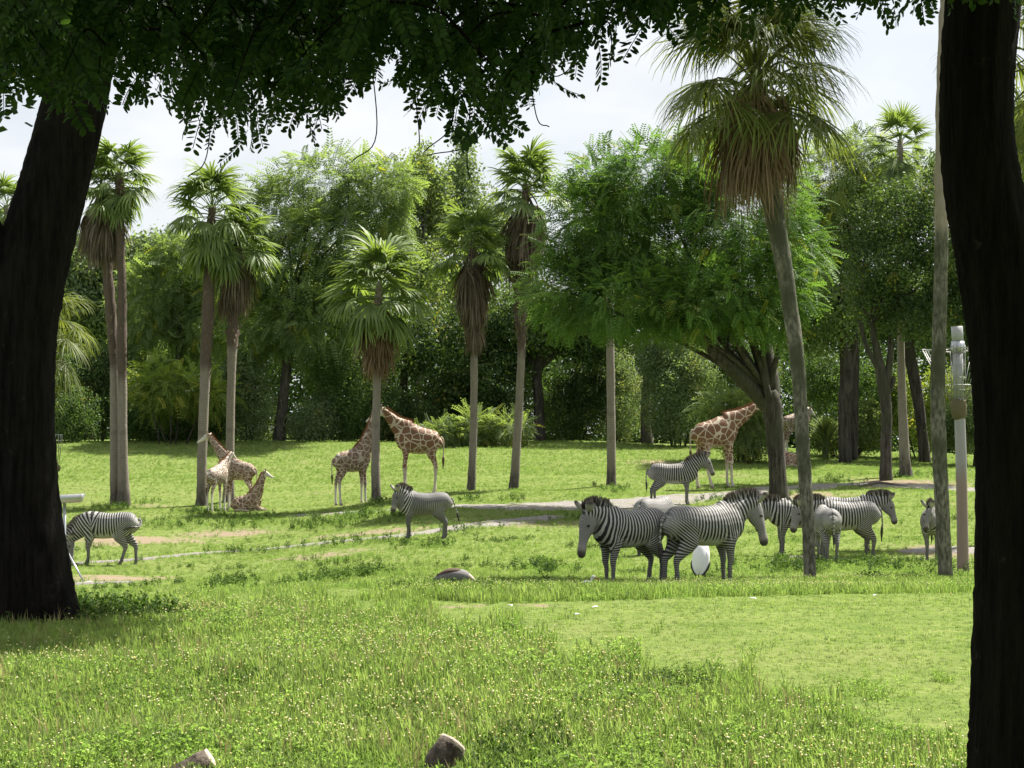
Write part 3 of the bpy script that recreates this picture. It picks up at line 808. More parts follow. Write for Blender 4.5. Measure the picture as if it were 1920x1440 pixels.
bush('sapling', 'wispy lime green sapling left of the leaning palm pair', 'sapling', [(330, 725, 70, 32), (285, 705, 40, 28), (390, 745, 50, 30), (300, 755, 40, 25)], 105, 1100, PIN, .8, LF_LIME, 150)
bush('shrub', 'low bright feathery bush between the skirted palm stems', 'shrub', [(830, 812, 45, 20), (890, 802, 50, 25), (950, 805, 45, 22)], 104, 1100, PIN, .75, LF_PALE, 151)
bush('shrub', 'bright feathery bush right behind the chest of the patterned giraffe', 'shrub', [(1400, 810, 45, 45), (1350, 765, 40, 28), (1395, 770, 35, 40)], 96, 1300, PIN, .7, LF_PALE, 152)
# clump of arching reeds
def reeds():
    rng = np.random.default_rng(77)
    base = onground(1548, 99)
    root = empty('reed_clump', base); tag(root, 'fountain shaped clump of tall arching reeds behind the leaning palm stem', 'reeds')
    mb = MB()
    for _ in range(300):
        a = rng.uniform(0, 2 * pi); r_ = rng.uniform(.1, 1.5); h = rng.uniform(1.8, 2.9); wd_ = .05
        p = [np.array([cos(a) * .2 * rng.random(), sin(a) * .2 * rng.random(), 0])]
        for t in (.35, .7, 1): p.append(np.array([cos(a) * r_ * t ** 1.8, sin(a) * r_ * t ** 1.8, h * (t * 1.5 - .62 * t * t) * (1 - .1 * r_ * t)]))
        s_ = np.array([-sin(a), cos(a), 0]) * wd_
        V = [p[0] - s_ * .5, p[0] + s_ * .5, p[1] - s_, p[1] + s_, p[2] - s_ * .7, p[2] + s_ * .7, p[3]]
        mb.add(V, [[0, 1, 3, 2], [2, 3, 5, 4]], [[4, 5, 6]], tint=rng.random())
    tag(mb.build('blade', LF_PALE, root), kind='stuff')
reeds()
# far wood that closes the view: reads as one mass
def woodland():
    rng = np.random.default_rng(55)
    lb = []
    for X in range(-500, 2450, 55):
        top = np.interp(X, [-500, 100, 300, 420, 640, 800, 1000, 1500, 1800, 2450], [520, 520, 520, 500, 520, 560, 560, 560, 480, 480]) + rng.uniform(-25, 35)
        d = rng.uniform(138, 152); y = top
        while y < 840:
            p = P(X + rng.uniform(-25, 25), y + 30, d); s_ = 1 / px(d)
            lb.append([*p, 52 * s_, 52 * s_, 42 * s_]); y += 58
    pos, dv, h = crown_points(lb, 46000, rng, .4)
    X = dv * .8 + rng.normal(0, .5, pos.shape); X[:, 2] -= .2
    V, q, t = place_sprays(CLU, pos, X, rng.uniform(.75, 1.4, len(pos)), np.clip(h * .6 + rng.random(len(pos)) * .4, 0, 1), rng)
    tag(new_obj('woodland', mesh_np('woodland', V, q, {'tint': t}), None, LF_SHRUB), kind='stuff')
woodland()

# ---------------------------------------------------------------- palms
def frond(elev, petl, R_, n, fan, droop, pdroop, seed, wmul=1.0, seglen=.55, crump=0):
    """A fan leaf: stalk from the origin towards +X, blade of narrow segments."""
    rng = np.random.default_rng(seed)
    mb = MB()
    e = elev; p = np.zeros(3); pts = [[0, 0, 0, .022]]
    for i in range(6):
        p = p + np.array([cos(e), 0, sin(e)]) * petl / 6
        e -= pdroop / 6
        pts.append([*p, .022 - .0015 * i])
    mb.tube(pts, 4, ymode=True, cap=False, tint=.9)
    hub = p; ax = np.array([cos(e), 0, sin(e)]); sd_ = np.array([0., 1, 0])
    nrm = np.cross(ax, sd_)
    down = np.array([0, 0, -1.])
    da = 2 * fan / (n - 1)
    for i in range(n):
        a = -fan + da * i
        Ls = R_ * (1 - .3 * (a / fan) ** 2) * rng.uniform(.8, 1.1)
        d0 = ax * cos(a) + sd_ * sin(a) + nrm * (-.22 * abs(sin(a)))
        d0 = d0 + rng.normal(0, crump, 3); d0 /= np.linalg.norm(d0)
        wv = -ax * sin(a) + sd_ * cos(a) + nrm * rng.normal(0, .35)
        wv /= np.linalg.norm(wv)
        q = hub.copy(); V = []; st = [.0, .3, .6, .85, 1.0]; wd_ = [.012, 1.0, .75, .4, .03]
        full = 2 * (R_ * seglen) * math.tan(min(da, .5) / 2) * .92 * wmul
        for j, t in enumerate(st):
            if j:
                g = min(1, droop * t ** 1.7)
                dv = d0 * (1 - g) + down * g
                dv /= np.linalg.norm(dv) + 1e-9
                q = q + dv * Ls * (t - st[j - 1])
            ww = full * wd_[j] / 2 + .002
            V += [q - wv * ww, q + wv * ww]
        mb.add(V, [[2 * j, 2 * j + 1, 2 * j + 3, 2 * j + 2] for j in range(4)], tint=rng.uniform(.1, .8))
    return mb.mesh('frond', False)
FR_G = leaf_mat('palm_leaf', (0.08, 0.125, 0.038), (0.17, 0.23, 0.07), .4, (0.24, 0.22, 0.07), .04, spec=1.0, nscale=1.2)
FR_Y = leaf_mat('sabal_leaf', (0.06, 0.088, 0.022), (0.14, 0.165, 0.045), .4, (0.26, 0.21, 0.08), .05, spec=.5, nscale=1.0)
FR_D = leaf_mat('dead_palm_leaf', (0.065, 0.049, 0.037), (0.185, 0.148, 0.112), .12, (0.3, 0.24, 0.18), .08, spec=.2, nscale=2.0)
FR_R = leaf_mat('russet_palm_leaf', (0.10, 0.065, 0.042), (0.24, 0.17, 0.115), .15, (0.36, 0.27, 0.18), .1, spec=.25, nscale=1.4)
k = NT('palm_stem')
up = k.attr('brown'); n1 = k.noise(3.0, 5, stretch=(4, 4, 1.2)); n2 = k.noise(1.2, 4)
wv_ = k.n('TexWave', wave_type='BANDS', bands_direction='Z'); wv_.inputs['Scale'].default_value = 3.2; wv_.inputs['Distortion'].default_value = 2.5
k.l(k.n('TexCoord').outputs['Object'], wv_.inputs['Vector'])
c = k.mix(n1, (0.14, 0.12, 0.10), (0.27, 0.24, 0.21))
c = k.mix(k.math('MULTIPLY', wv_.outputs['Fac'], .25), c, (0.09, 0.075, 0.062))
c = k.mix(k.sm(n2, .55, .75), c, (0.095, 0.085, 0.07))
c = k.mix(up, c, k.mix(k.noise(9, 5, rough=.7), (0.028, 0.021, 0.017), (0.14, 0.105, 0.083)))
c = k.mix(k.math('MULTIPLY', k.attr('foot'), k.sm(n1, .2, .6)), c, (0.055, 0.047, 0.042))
PALM_B = k.end(k.pbr(c, .85, .2, k.bump(k.noise(12, 5, stretch=(1, 1, .5), rough=.7), .8, .04)))
k = NT('mossy_palm_stem')
n1 = k.noise(3.0, 5, stretch=(5, 5, 1.0)); n2 = k.noise(.9, 4)
n3 = k.noise(16, 5, stretch=(1, 1, .35), rough=.7)
c = k.mix(k.sm(n3, .35, .68), (0.06, 0.058, 0.044), (0.24, 0.225, 0.18))
c = k.mix(k.sm(n2, .4, .65), c, (0.058, 0.062, 0.038))
c = k.mix(k.attr('brown'), c, k.mix(n1, (0.2, 0.16, 0.12), (0.34, 0.30, 0.25)))
PALM_M = k.end(k.pbr(c, .9, .15, k.bump(n3, .9, .03)))

ELEV = [-70, -45, -20, 5, 30, 55, 78]
_fc = {}
def frond_mesh(kind, ei, v, mat):
    key = (kind, ei, v, mat.name)
    if key not in _fc:
        e = R(ELEV[ei]) if kind != 'dead' else R(-62)
        sd_ = hash((ei, v)) % 997
        rr = random.Random(ei * 31 + v * 7 + len(kind))
        if kind == 'fan':      # stiff washingtonia fan
            m = frond(e, 1.05 * rr.uniform(.8, 1.1), 1.1, 26, R(110), (.38 + .22 * (ei < 4)) * rr.uniform(.7, 1.35), R(26), sd_, crump=.045)
        elif kind == 'stiff':
            m = frond(e, .9, .95, 28, R(120), .16, R(16), sd_, crump=.03)
        elif kind == 'thread':  # sabal with long hanging threads
            m = frond(e, 1.2 * rr.uniform(.8, 1.15), 1.25, 42, R(118), .66, R(34), sd_, .55, .45, .06)
        elif kind == 'hang':   # dead sabal leaf on a long bowed stalk
            m = frond(R(8) - .5 * rr.random(), .7 * rr.uniform(.7, 1.2), 1.15, 30, R(75), 1.0, R(80), sd_ + 9, .5, .45, .1)
        else:                  # dead leaf hanging down the stem
            m = frond(R(-38) - .3 * rr.random(), .42, 1.05, 20, R(62), .95, R(35), sd_ + 5, .8, .5, .12)
        m.materials.append(mat); _fc[key] = m
    return _fc[key]
def palm(label, base_px, d, trunk, nf, R_, kind='fan', mat=FR_G, skirt=None, brown=None, foot=8, elev=(0, 6), bmat=PALM_B, nyoung=0, boots=None, deadmat=FR_D, seed=1, tdj=None, tiers=.45, deadkind='dead'):
    rng = np.random.default_rng(seed)
    base = onground(base_px, d)
    root = empty('palm_tree', base); tag(root, label, 'palm tree')
    t = np.array(wpath(trunk, d, base, tdj)); t[0, 2] = -.25
    pts = catmull(t, 8)
    Xc = np.interp(np.arange(len(pts)), np.arange(len(t)) * 8, [q[1] for q in trunk])
    mb = MB()
    rough = np.zeros(len(pts))
    V, q, tr, T = tube(pts, 12, ymode=False, rough=.05, rng=rng)
    yv = np.interp(T, np.linspace(0, 1, len(Xc)), Xc)
    br = np.zeros(len(V)) if brown is None else sstep(brown + 8, brown - 8, yv + rng.normal(0, 4, len(yv)))
    h = V[:, 2]
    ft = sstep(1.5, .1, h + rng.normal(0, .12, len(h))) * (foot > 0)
    if brown is not None:      # old leaf bases make the upper stem uneven
        cen = np.stack([np.interp(V[:, 2], pts[:, 2], pts[:, j]) for j in (0, 1)], 1)
        V[:, :2] += (V[:, :2] - cen) * (br * rng.uniform(-.18, .22, len(V)))[:, None]
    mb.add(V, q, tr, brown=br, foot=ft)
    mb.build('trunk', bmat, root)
    if boots:                  # stubs of cut leaves still on the stem
        Y0, Y1, n = boots[:3]
        b = MB(); b.tube([[0, 0, 0, .055, .03], [.10, 0, .09, .05, .026], [.17, 0, .21, .03, .014]], 5, ymode=True, tint=.55)
        bm_ = b.mesh('leaf_base'); bm_.materials.append(FR_D)
        zs = sorted(np.interp([Y1, Y0], Xc[::-1], pts[::-1, 2]))
        for i in range(n):
            z = zs[0] + (zs[1] - zs[0]) * (i + rng.random()) / n; a = i * 2.39996 + rng.normal(0, .2)
            c = [np.interp(z, pts[:, 2], pts[:, j]) for j in (0, 1, 3)]
            o = new_obj('leaf_base', bm_, root)
            o.location = (c[0] + cos(a) * c[2] * .75, c[1] + sin(a) * c[2] * .75, z); o.rotation_euler = (0, rng.normal(0, .25), a)
            q_ = rng.uniform(.6, 1.1); o.scale = (q_ * boots[3] if len(boots) > 3 else q_, q_, q_)
    top = pts[-1, :3]
    for i in range(nf):
        f_ = (i + rng.random()) / nf
        ei = int(np.clip(elev[0] + f_ ** .85 * (elev[1] - elev[0] + .99), 0, 6))
        o = new_obj('frond', frond_mesh(kind, ei, i % 3, mat), root)
        o.location = top + np.array([0, 0, -(1 - f_) * tiers * R_ + .05])
        o.rotation_euler = (rng.normal(0, .12), rng.normal(0, .1), i * 2.39996 + rng.normal(0, .25))
        s_ = R_ / (1.62 if kind == 'thread' else 1.74) * rng.uniform(.85, 1.12); o.scale = (s_, s_, s_)
    for (Yt, Yb, n, spread) in (skirt or []):
        for i in range(n):
            f_ = (i + rng.random()) / n
            Y = Yt + (Yb - Yt) * f_
            z = np.interp(Y, Xc[::-1], pts[::-1, 2])
            a = i * 2.39996 + rng.normal(0, .3)
            c = np.array([np.interp(z, pts[:, 2], pts[:, j]) for j in (0, 1)])
            o = new_obj('dead_frond', frond_mesh(deadkind, 0, i % 4, deadmat), root)
            o.location = (c[0], c[1], z)
            s_ = spread * (1 - .35 * f_) * rng.uniform(.8, 1.2)
            o.scale = (s_, s_, s_ * rng.uniform(.9, 1.3)); o.rotation_euler = (rng.normal(0, .08), rng.normal(0, .1), a)
    return root

palm('slender palm with a dark brown drooping skirt, close left of its taller twin', 217, 77.5, [(217, 956, 27), (217, 935, 22), (216, 850, 20), (214, 700, 17), (206, 560, 19), (194, 440, 18), (190, 345, 14)], 24, 1.6, brown=690, boots=(450, 680, 46, .35), skirt=[(352, 415, 76, 1.8)], elev=(3, 6), seed=1, deadmat=FR_D)
palm('slender palm with bare brown upper stem, right twin of the dark skirted one', 232, 77, [(232, 956, 31), (232, 930, 24), (230, 850, 19), (229, 700, 18), (228, 560, 17), (225, 400, 15), (224, 325, 13)], 34, 1.65, brown=715, boots=(400, 700, 60, .3), elev=(.8, 6), seed=2, skirt=[(330, 355, 12, 1.1)])
palm('palm with a reddish brown bare stem that the left giraffe head crosses', 376, 77.5, [(375, 965, 32), (378, 935, 21), (379, 850, 18), (385, 700, 19), (391, 560, 22), (394, 450, 16), (398, 385, 13)], 40, 2.05, brown=695, boots=(430, 680, 50, .3), elev=(0, 6), seed=3, skirt=[(520, 560, 5, .6)])
palm('shorter palm with ragged grey skirt beside the reddish stemmed palm', 430, 78.5, [(428, 955, 24), (431, 850, 17), (434, 700, 16), (437, 600, 22), (440, 500, 17), (446, 445, 13)], 30, 1.75, skirt=[(455, 525, 60, 1.5)], brown=655, boots=(540, 660, 40), elev=(2.4, 5), seed=4)
palm('full headed palm with a tapering straw skirt between the two standing giraffes', 706, 74, [(706, 948, 24), (705, 925, 18), (704, 850, 16), (706, 750, 15), (708, 670, 15), (709, 600, 15), (711, 530, 13)], 46, 2.15, skirt=[(552, 645, 80, 1.4)], elev=(1.7, 6), seed=5, deadmat=FR_R)
palm('palm with a long brown skirt reaching well down its stem, left of the leaning palm', 882, 76, [(881, 941, 24), (884, 905, 16), (888, 800, 14), (889, 660, 14), (889, 620, 16), (888, 520, 15), (886, 455, 12)], 36, 1.75, skirt=[(465, 550, 64, 1.5), (540, 625, 60, .95)], brown=668, elev=(2.6, 6), seed=6)
palm('tall leaning palm with broken leaf stubs below its brown skirt', 960, 76.5, [(957, 941, 30), (963, 915, 20), (968, 850, 16), (974, 750, 15), (978, 640, 15), (976, 600, 20), (975, 530, 21), (983, 430, 17), (986, 345, 12)], 34, 1.75, skirt=[(356, 470, 90, 1.75)], brown=665, boots=(515, 640, 70), elev=(2.8, 6), seed=7, kind='fan')
palm('pale bare palm stem whose head hides in the spreading tree', 1146, 79, [(1146, 924, 25), (1146, 895, 18), (1146, 800, 16), (1144, 640, 15), (1141, 500, 14), (1118, 372, 12)], 26, 1.7, elev=(0, 5), seed=8, kind='stiff')
palm('near leaning sabal palm with a large head of hanging threadlike leaves', 1519, 36, [(1519, 1092, 24), (1516, 1000, 24), (1506, 850, 26), (1497, 700, 27), (1485, 600, 29), (1470, 500, 32), (1452, 400, 37), (1441, 345, 40), (1428, 250, 33), (1420, 180, 28), (1416, 120, 22)], 60, 1.72, kind='thread', mat=FR_Y, bmat=PALM_M,
     skirt=[(140, 240, 52, 1.3)], deadmat=FR_R, deadkind='hang', elev=(3.2, 6), foot=0, seed=9, tiers=.5)
palm('very tall grey green palm stem rising out of the picture beside the feeder pole', 1774, 37.5, [(1774, 1086, 30), (1771, 1040, 27), (1764, 900, 28), (1758, 750, 28), (1762, 600, 27), (1766, 420, 25), (1764, 330, 22), (1765, 200, 20), (1770, 50, 19), (1774, -120, 18), (1778, -420, 17)], 30, 1.9, kind='thread', mat=FR_Y, bmat=PALM_M, brown=440, foot=0, seed=10)
palm('pale tapering palm stem at the oak with a stiff fan top above the canopy', 1700, 86, [(1700, 898, 34), (1697, 870, 22), (1692, 760, 17), (1689, 640, 14), (1687, 450, 13), (1688, 262, 11)], 26, 1.75, kind='stiff', elev=(0, 6), seed=11)
palm('palm head half hidden at the far left edge behind the black trunk', 12, 80, [(12, 960, 22), (12, 700, 16), (14, 500, 15), (14, 385, 13)], 34, 1.7, elev=(0, 6), seed=12, skirt=[(390, 430, 16, 1.0)])
palm('low drooping palm peeking out right of the left black trunk', 62, 62, [(60, 1005, 26), (62, 900, 22), (66, 750, 20), (70, 615, 16)], 30, 1.7, kind='thread', mat=FR_Y, elev=(0, 5), seed=13)
palm('palm with hanging threads behind the right black trunk at the right edge', 1990, 40, [(1990, 1060, 30), (1985, 700, 28), (1975, 300, 26), (1968, 90, 22)], 34, 1.8, kind='thread', mat=FR_Y, bmat=PALM_M, elev=(0, 6), seed=14, foot=0)
# ---------------------------------------------------------------- the two near trees
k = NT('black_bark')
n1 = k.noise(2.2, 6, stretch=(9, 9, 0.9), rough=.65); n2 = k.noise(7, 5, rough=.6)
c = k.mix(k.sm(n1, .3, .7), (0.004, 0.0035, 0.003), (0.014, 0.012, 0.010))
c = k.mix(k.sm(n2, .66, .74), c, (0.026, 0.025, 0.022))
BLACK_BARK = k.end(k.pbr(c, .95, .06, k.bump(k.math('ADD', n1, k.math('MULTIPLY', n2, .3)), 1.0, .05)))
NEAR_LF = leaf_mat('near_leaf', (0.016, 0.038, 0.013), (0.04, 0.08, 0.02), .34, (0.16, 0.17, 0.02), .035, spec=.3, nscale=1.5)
def big_trunk(pts, d, base, rng, seg=40, sub=14, dj=None):
    t = catmull(np.array(wpath(pts, d, base, dj)), sub)
    V, q, tr, T = tube(t, seg, ymode=False, flute=.07, rng=rng)
    cen = np.repeat(t[:, :3], seg, 0); cen = np.vstack([cen, t[0, :3], t[-1, :3]])
    a = np.tile(np.arange(seg), len(t)); a = np.r_[a, 0, 0]
    z = V[:, 2]
    rdg = np.sin(a * 2 * pi / seg * 9 + np.sin(z * 2.1) * 1.2 + 2.0 * np.sin(z * .7)) * .018 + rng.normal(0, .010, len(V))
    V = V + (V - cen) * rdg[:, None]
    mb = MB(); mb.add(V, q, tr); return mb
def near_left():
    rng = np.random.default_rng(201)
    base = onground(62, 18.5)
    root = empty('tree', base)
    tag(root, 'leaning black trunked tree at the left edge standing in clover darkened for shade', 'tree')
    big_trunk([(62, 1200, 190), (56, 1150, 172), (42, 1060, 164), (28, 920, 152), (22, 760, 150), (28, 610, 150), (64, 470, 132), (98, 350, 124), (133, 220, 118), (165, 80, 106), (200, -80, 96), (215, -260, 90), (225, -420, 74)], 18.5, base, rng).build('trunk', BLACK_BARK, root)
    big_trunk([(24, 640, 110), (-5, 520, 96), (-48, 420, 92), (-100, 300, 86), (-160, 120, 78), (-190, -200, 70)], 18.5, base, rng, 28, dj=[0, -.05, -.2, -.4, -.6, -.8]).build('limb', BLACK_BARK, root)
    lb = [(-2.8, 20.6, 9.0, 2.2, 2.3, 1.6), (-.9, 21.2, 8.8, 2.2, 2.2, 1.6), (-1.6, 19.6, 8.6, 2.0, 2.0, 1.4), (-4.6, 19.5, 9.6, 2.4, 2.4, 1.6), (-3.4, 20, 10.8, 2.8, 2.6, 1.5)]
    q_ = P(15, 70, 19.6); lb.append((q_[0], q_[1], q_[2], .55, .5, .5)); q_ = P(30, 20, 19.2); lb.append((q_[0], q_[1], q_[2], .5, .5, .4))
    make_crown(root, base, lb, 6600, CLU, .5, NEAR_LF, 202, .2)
near_left()

def pinnate_leaf(rng, L=.16, n=10, w_=.0125, l_=.036):
    """A hanging leaf with paired oval leaflets; base at the origin, tip towards -Z."""
    mb = MB(); bend = rng.uniform(-.25, .45)
    def at(t): return np.array([bend * L * t * t, 0, -L * t])
    mb.tube([[*at(t), .0012] for t in np.linspace(0, 1, 5)], 3, ymode=True, cap=False, tint=.2)
    for i in range(n):
        t = .14 + .86 * i / (n - 1); c = at(t); q = l_ * (1.05 - .55 * abs(t - .45)) * rng.uniform(.9, 1.1)
        for s in (-1, 1):
            d = np.array([rng.normal(0, .18), s * .88, -.55 + rng.normal(0, .12)]); d /= np.linalg.norm(d)
            e = np.cross(d, [1, .0, 0]); e /= np.linalg.norm(e); nn = np.cross(d, e)
            e = e * cos(.4) + nn * sin(rng.normal(0, .5)); e *= w_ / 2
            p = c + d * .003
            V = [p, p + d * q * .22 + e * .85, p + d * q * .6 + e, p + d * q * .88 + e * .6, p + d * q, p + d * q * .88 - e * .6, p + d * q * .6 - e, p + d * q * .22 - e * .85]
            mb.add(V, [[0, 1, 2, 7], [7, 2, 3, 6]], None, tint=rng.uniform(.05, .95))
            b = mb.n - 8
            mb.q[-1] = np.array([[0, 1, 2, 7], [7, 2, 6, 6][:4], ])[:1] + b
            mb.q.append(np.array([[7, 2, 3, 6], ]) + b); mb.q[-1] = np.array([[7, 2, 3, 5]]) + b
            mb.t.append(np.array([[7, 5, 6], [3, 4, 5]]) + b)
    return mb
_yb = [(-150, 240), (0, 225), (60, 230), (100, 255), (185, 262), (200, 130), (255, 120), (272, 255), (330, 285), (420, 285), (560, 280), (600, 270), (640, 250), (670, 190), (720, 190), (760, 215), (800, 240), (830, 255), (900, 292), (945, 280), (980, 185), (1015, 140), (1040, 80),
       (1050, 55), (1100, 75), (1140, 95), (1180, 70), (1215, 85), (1250, 105), (1290, 72), (1350, 76), (1420, 72), (1500, 70), (1560, 64), (1640, 60), (1700, 54), (1760, 40), (1830, 40), (1900, 40), (2050, 50)]
def near_right():
    rng = np.random.default_rng(211)
    base = onground(1905, 9.0)
    root = empty('tree', base)
    tag(root, 'massive black trunk at the right edge whose dark leafy boughs hang across the top', 'tree')
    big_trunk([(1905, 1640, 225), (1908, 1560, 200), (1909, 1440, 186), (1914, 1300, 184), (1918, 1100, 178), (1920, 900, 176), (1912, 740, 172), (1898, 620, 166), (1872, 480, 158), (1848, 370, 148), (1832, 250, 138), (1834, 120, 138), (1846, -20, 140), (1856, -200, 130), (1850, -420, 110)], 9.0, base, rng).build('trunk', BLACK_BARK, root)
    big_trunk([(1900, 640, 110), (1925, 520, 104), (1965, 400, 96), (2010, 250, 88), (2060, 40, 80), (2100, -300, 66)], 9.0, base, rng, 24, dj=[.05, .1, .2, .3, .4, .6]).build('limb', BLACK_BARK, root)
    mb = MB()
    for p in ([(2.2, 9, 4.6, .12), (1.5, 8.0, 5.0, .10), (.2, 6.9, 4.9, .07), (-1.3, 6.3, 4.5, .045), (-2.6, 6.0, 4.1, .02)], [(2.25, 9, 4.9, .1), (2.4, 7.0, 5.6, .08), (1.8, 4.5, 5.8, .05), (.8, 2, 5.4, .03)],
              [(.2, 6.9, 4.9, .05), (-.2, 6, 4.2, .035), (-.5, 5.4, 3.7, .018)], [(1.5, 8, 5, .05), (.9, 6.8, 4.2, .03), (.3, 5.8, 3.7, .015)], [(2.3, 9, 4.8, .1), (1.2, 10, 5.9, .07), (-.5, 10.2, 6.2, .04)]):
        mb.tube([[*(np.array(q[:3]) - base), q[3]] for q in p], 9, sub=6, rough=.05, rng=rng)
    mb.build('bough', BLACK_BARK, root)
    # hanging twigs with leaves along them
    L = [pinnate_leaf(rng, rng.uniform(.12, .165), int(rng.integers(10, 14)), .0105, .029) for _ in range(8)]
    LM = [m.mesh('leaf', False) for m in L]
    for m in LM: m.materials.append(NEAR_LF)
    LV = [np.vstack(m.V) for m in L]; LT = []
    for m in L:
        x = np.zeros(m.n)
        for n0, v in m.a['tint']: x[n0:n0 + len(v)] = v
        LT.append(x)
    LQ = [np.vstack(m.q) for m in L]; LTR = [np.vstack(m.t) for m in L]
    xs = [p[0] for p in _yb]; ys = [p[1] for p in _yb]
    leaves = []; tw = MB()
    def yb(X): return np.interp(X, xs, ys)
    spots = []
    for i in range(560):
        X = rng.uniform(-120, 1990)
        lim = yb(X)
        if i < 200: Y1 = lim - rng.uniform(100, 145)          # the ragged lower fringe
        else: Y1 = lim - rng.uniform(120, lim + 190)
        spots.append((X, Y1, rng.uniform(4.7, 7.4)))
    for (X, Y) in [(700, 150), (668, 170), (640, 190), (905, 215), (900, 190), (930, 150), (915, 120), (885, 230), (1125, 60), (1020, 120), (985, 170), (40, 150), (20, 170), (1235, 60), (835, 205), (1745, -40), (1640, -20), (560, 225), (470, 235), (395, 235)]:
        spots.append((X, Y, rng.uniform(4.8, 6.2)))
    for (X, Y1, d) in spots:
        if 1040 < X < 1120 and rng.random() < .2: continue
        tip = P(X, Y1, d)
        a = rng.uniform(0, 2 * pi); ln = rng.uniform(.3, .55)
        st = tip + np.array([cos(a) * ln * .8, sin(a) * ln * .8, ln * rng.uniform(.35, .8)])
        mid = (st + tip) / 2 + np.array([0, 0, .07])
        pl = catmull(np.array([st, mid, tip]), 5)
        tw.tube([[*(p - base), .0045 - .0003 * j] for j, p in enumerate(pl)], 4, cap=False)
        n = int(rng.integers(6, 11))
        for j in range(n):
            f_ = (j + .6) / n
            p = pl[min(len(pl) - 1, int(f_ * (len(pl) - 1) + .5))] + rng.normal(0, .012, 3)
            t = tip - st; t /= np.linalg.norm(t)
            sd_ = np.array([-t[1], t[0], 0]); sd_ /= np.linalg.norm(sd_) + 1e-6
            hang = t * rng.uniform(.1, .6) + sd_ * (1 if j % 2 else -1) * rng.uniform(.3, .9) + np.array([0, 0, -rng.uniform(.35, 1.3)])
            pxy = proj(*p)
            if pxy[1] + 60 > yb(pxy[0]) + 40 and rng.random() < .7: hang = np.array([hang[0] * .4, hang[1] * .4, hang[2] * .35])
            leaves.append((p, hang / np.linalg.norm(hang), rng.uniform(.8, 1.2), int(rng.integers(0, 8)), rng.uniform(0, 2 * pi), pxy))
    for (X0, Y0, X1, Y1, X2, Y2, d) in [(690, 60, 706, 250, 662, 301, 5.2), (400, 120, 388, 290, 352, 332, 5.4), (836, 40, 850, 220, 795, 285, 5.2), (1000, 60, 900, 255, 800, 292, 5.3), (960, 40, 1030, 140, 1085, 118, 5.3), (770, 100, 785, 240, 786, 275, 5.3), (985, 60, 1005, 215, 1030, 238, 5.3), (890, 100, 876, 280, 880, 335, 5.2)]:
        tw.tube([[*(P(X, Y, d) - base), .0016] for X, Y in ((X0, Y0), (X1, Y1), (X2, Y2))], 4, sub=7, cap=False)
    tag(tw.build('twig', BLACK_BARK, root), kind='stuff')
    def mat3(h, roll):
        Z = -h; x = np.cross(Z, [0.3, .9, .1]); x /= np.linalg.norm(x); y = np.cross(Z, x)
        return np.stack([x * cos(roll) + y * sin(roll), -x * sin(roll) + y * cos(roll), Z], 1)
    vis = [(yb(l[5][0]) - l[5][1] if -40 < l[5][0] < 1960 and l[5][1] > -60 else 1e4, i) for i, l in enumerate(leaves)]
    own = set(i for _, i in sorted(vis)[:290])
    V = []; Q = []; T = []; A = []; off = 0
    for i, (p, h, s_, v, roll, _) in enumerate(leaves):
        M = mat3(h, roll)
        if i in own:
            o = new_obj('leaf', LM[v], root)
            o.matrix_local = Matrix.LocRotScale(Vector(p - base), Matrix(M.tolist()).to_quaternion(), Vector((s_, s_, s_)))
        else:
            V.append(LV[v] @ M.T * s_ + p - base); Q.append(LQ[v] + off); T.append(LTR[v] + off); A.append(LT[v]); off += len(LV[v])
    tag(new_obj('foliage', mesh_np('foliage', np.vstack(V), [np.vstack(Q), np.vstack(T)], {'tint': np.concatenate(A)}), root, NEAR_LF), kind='stuff')
    # unseen crown overhead, added to keep sun and sky off trunks and leaves
    lb = [(1.8, 6.2, 5.9, 3.6, 4.2, 1.5), (-1.4, 6.0, 5.7, 3.4, 3.8, 1.5), (2.5, 9.2, 6.6, 3.0, 2.2, 1.4), (-3.4, 5.0, 5.6, 2.6, 3.4, 1.3), (.6, 1.5, 5.5, 4.5, 3.6, 1.4), (4.2, 5.2, 6.0, 2.6, 3.4, 1.6), (0, 9.2, 6.8, 3.0, 2.0, 1.3), (0, -3, 5.5, 5, 3.5, 1.6)]
    make_crown(root, base, lb, 9500, CLU, .5, NEAR_LF, 212, .2, .9)
near_right()

# ---------------------------------------------------------------- animals
_dg_ctx = bpy.context
def solid(name, tubes, voxel, smooth=3):
    """Closed tubes grown together into one continuous skin."""
    mb = MB()
    for pts, seg, ym, sub in tubes: mb.tube(catmull(pts, sub), seg, ymode=ym)
    tmp = bpy.data.objects.new('skin', mb.mesh('skin')); COL.objects.link(tmp)
    m = tmp.modifiers.new('r', 'REMESH'); m.mode = 'VOXEL'; m.voxel_size = voxel; m.use_smooth_shade = True
    s = tmp.modifiers.new('s', 'SMOOTH'); s.factor = .5; s.iterations = smooth
    dg = bpy.context.evaluated_depsgraph_get(); dg.update()
    me = bpy.data.meshes.new_from_object(tmp.evaluated_get(dg))
    me.name = name
    bpy.data.objects.remove(tmp)
    V = np.zeros(len(me.vertices) * 3, np.float32); me.vertices.foreach_get('co', V)
    me.materials.clear()
    return me, V.reshape(-1, 3).astype(float)
def set_attr(me, **kw):
    for k_, v in kw.items():
        at = me.attributes.get(k_) or me.attributes.new(k_, 'FLOAT', 'POINT')
        at.data.foreach_set('value', np.ascontiguousarray(np.broadcast_to(v, (len(me.vertices),)), np.float32))
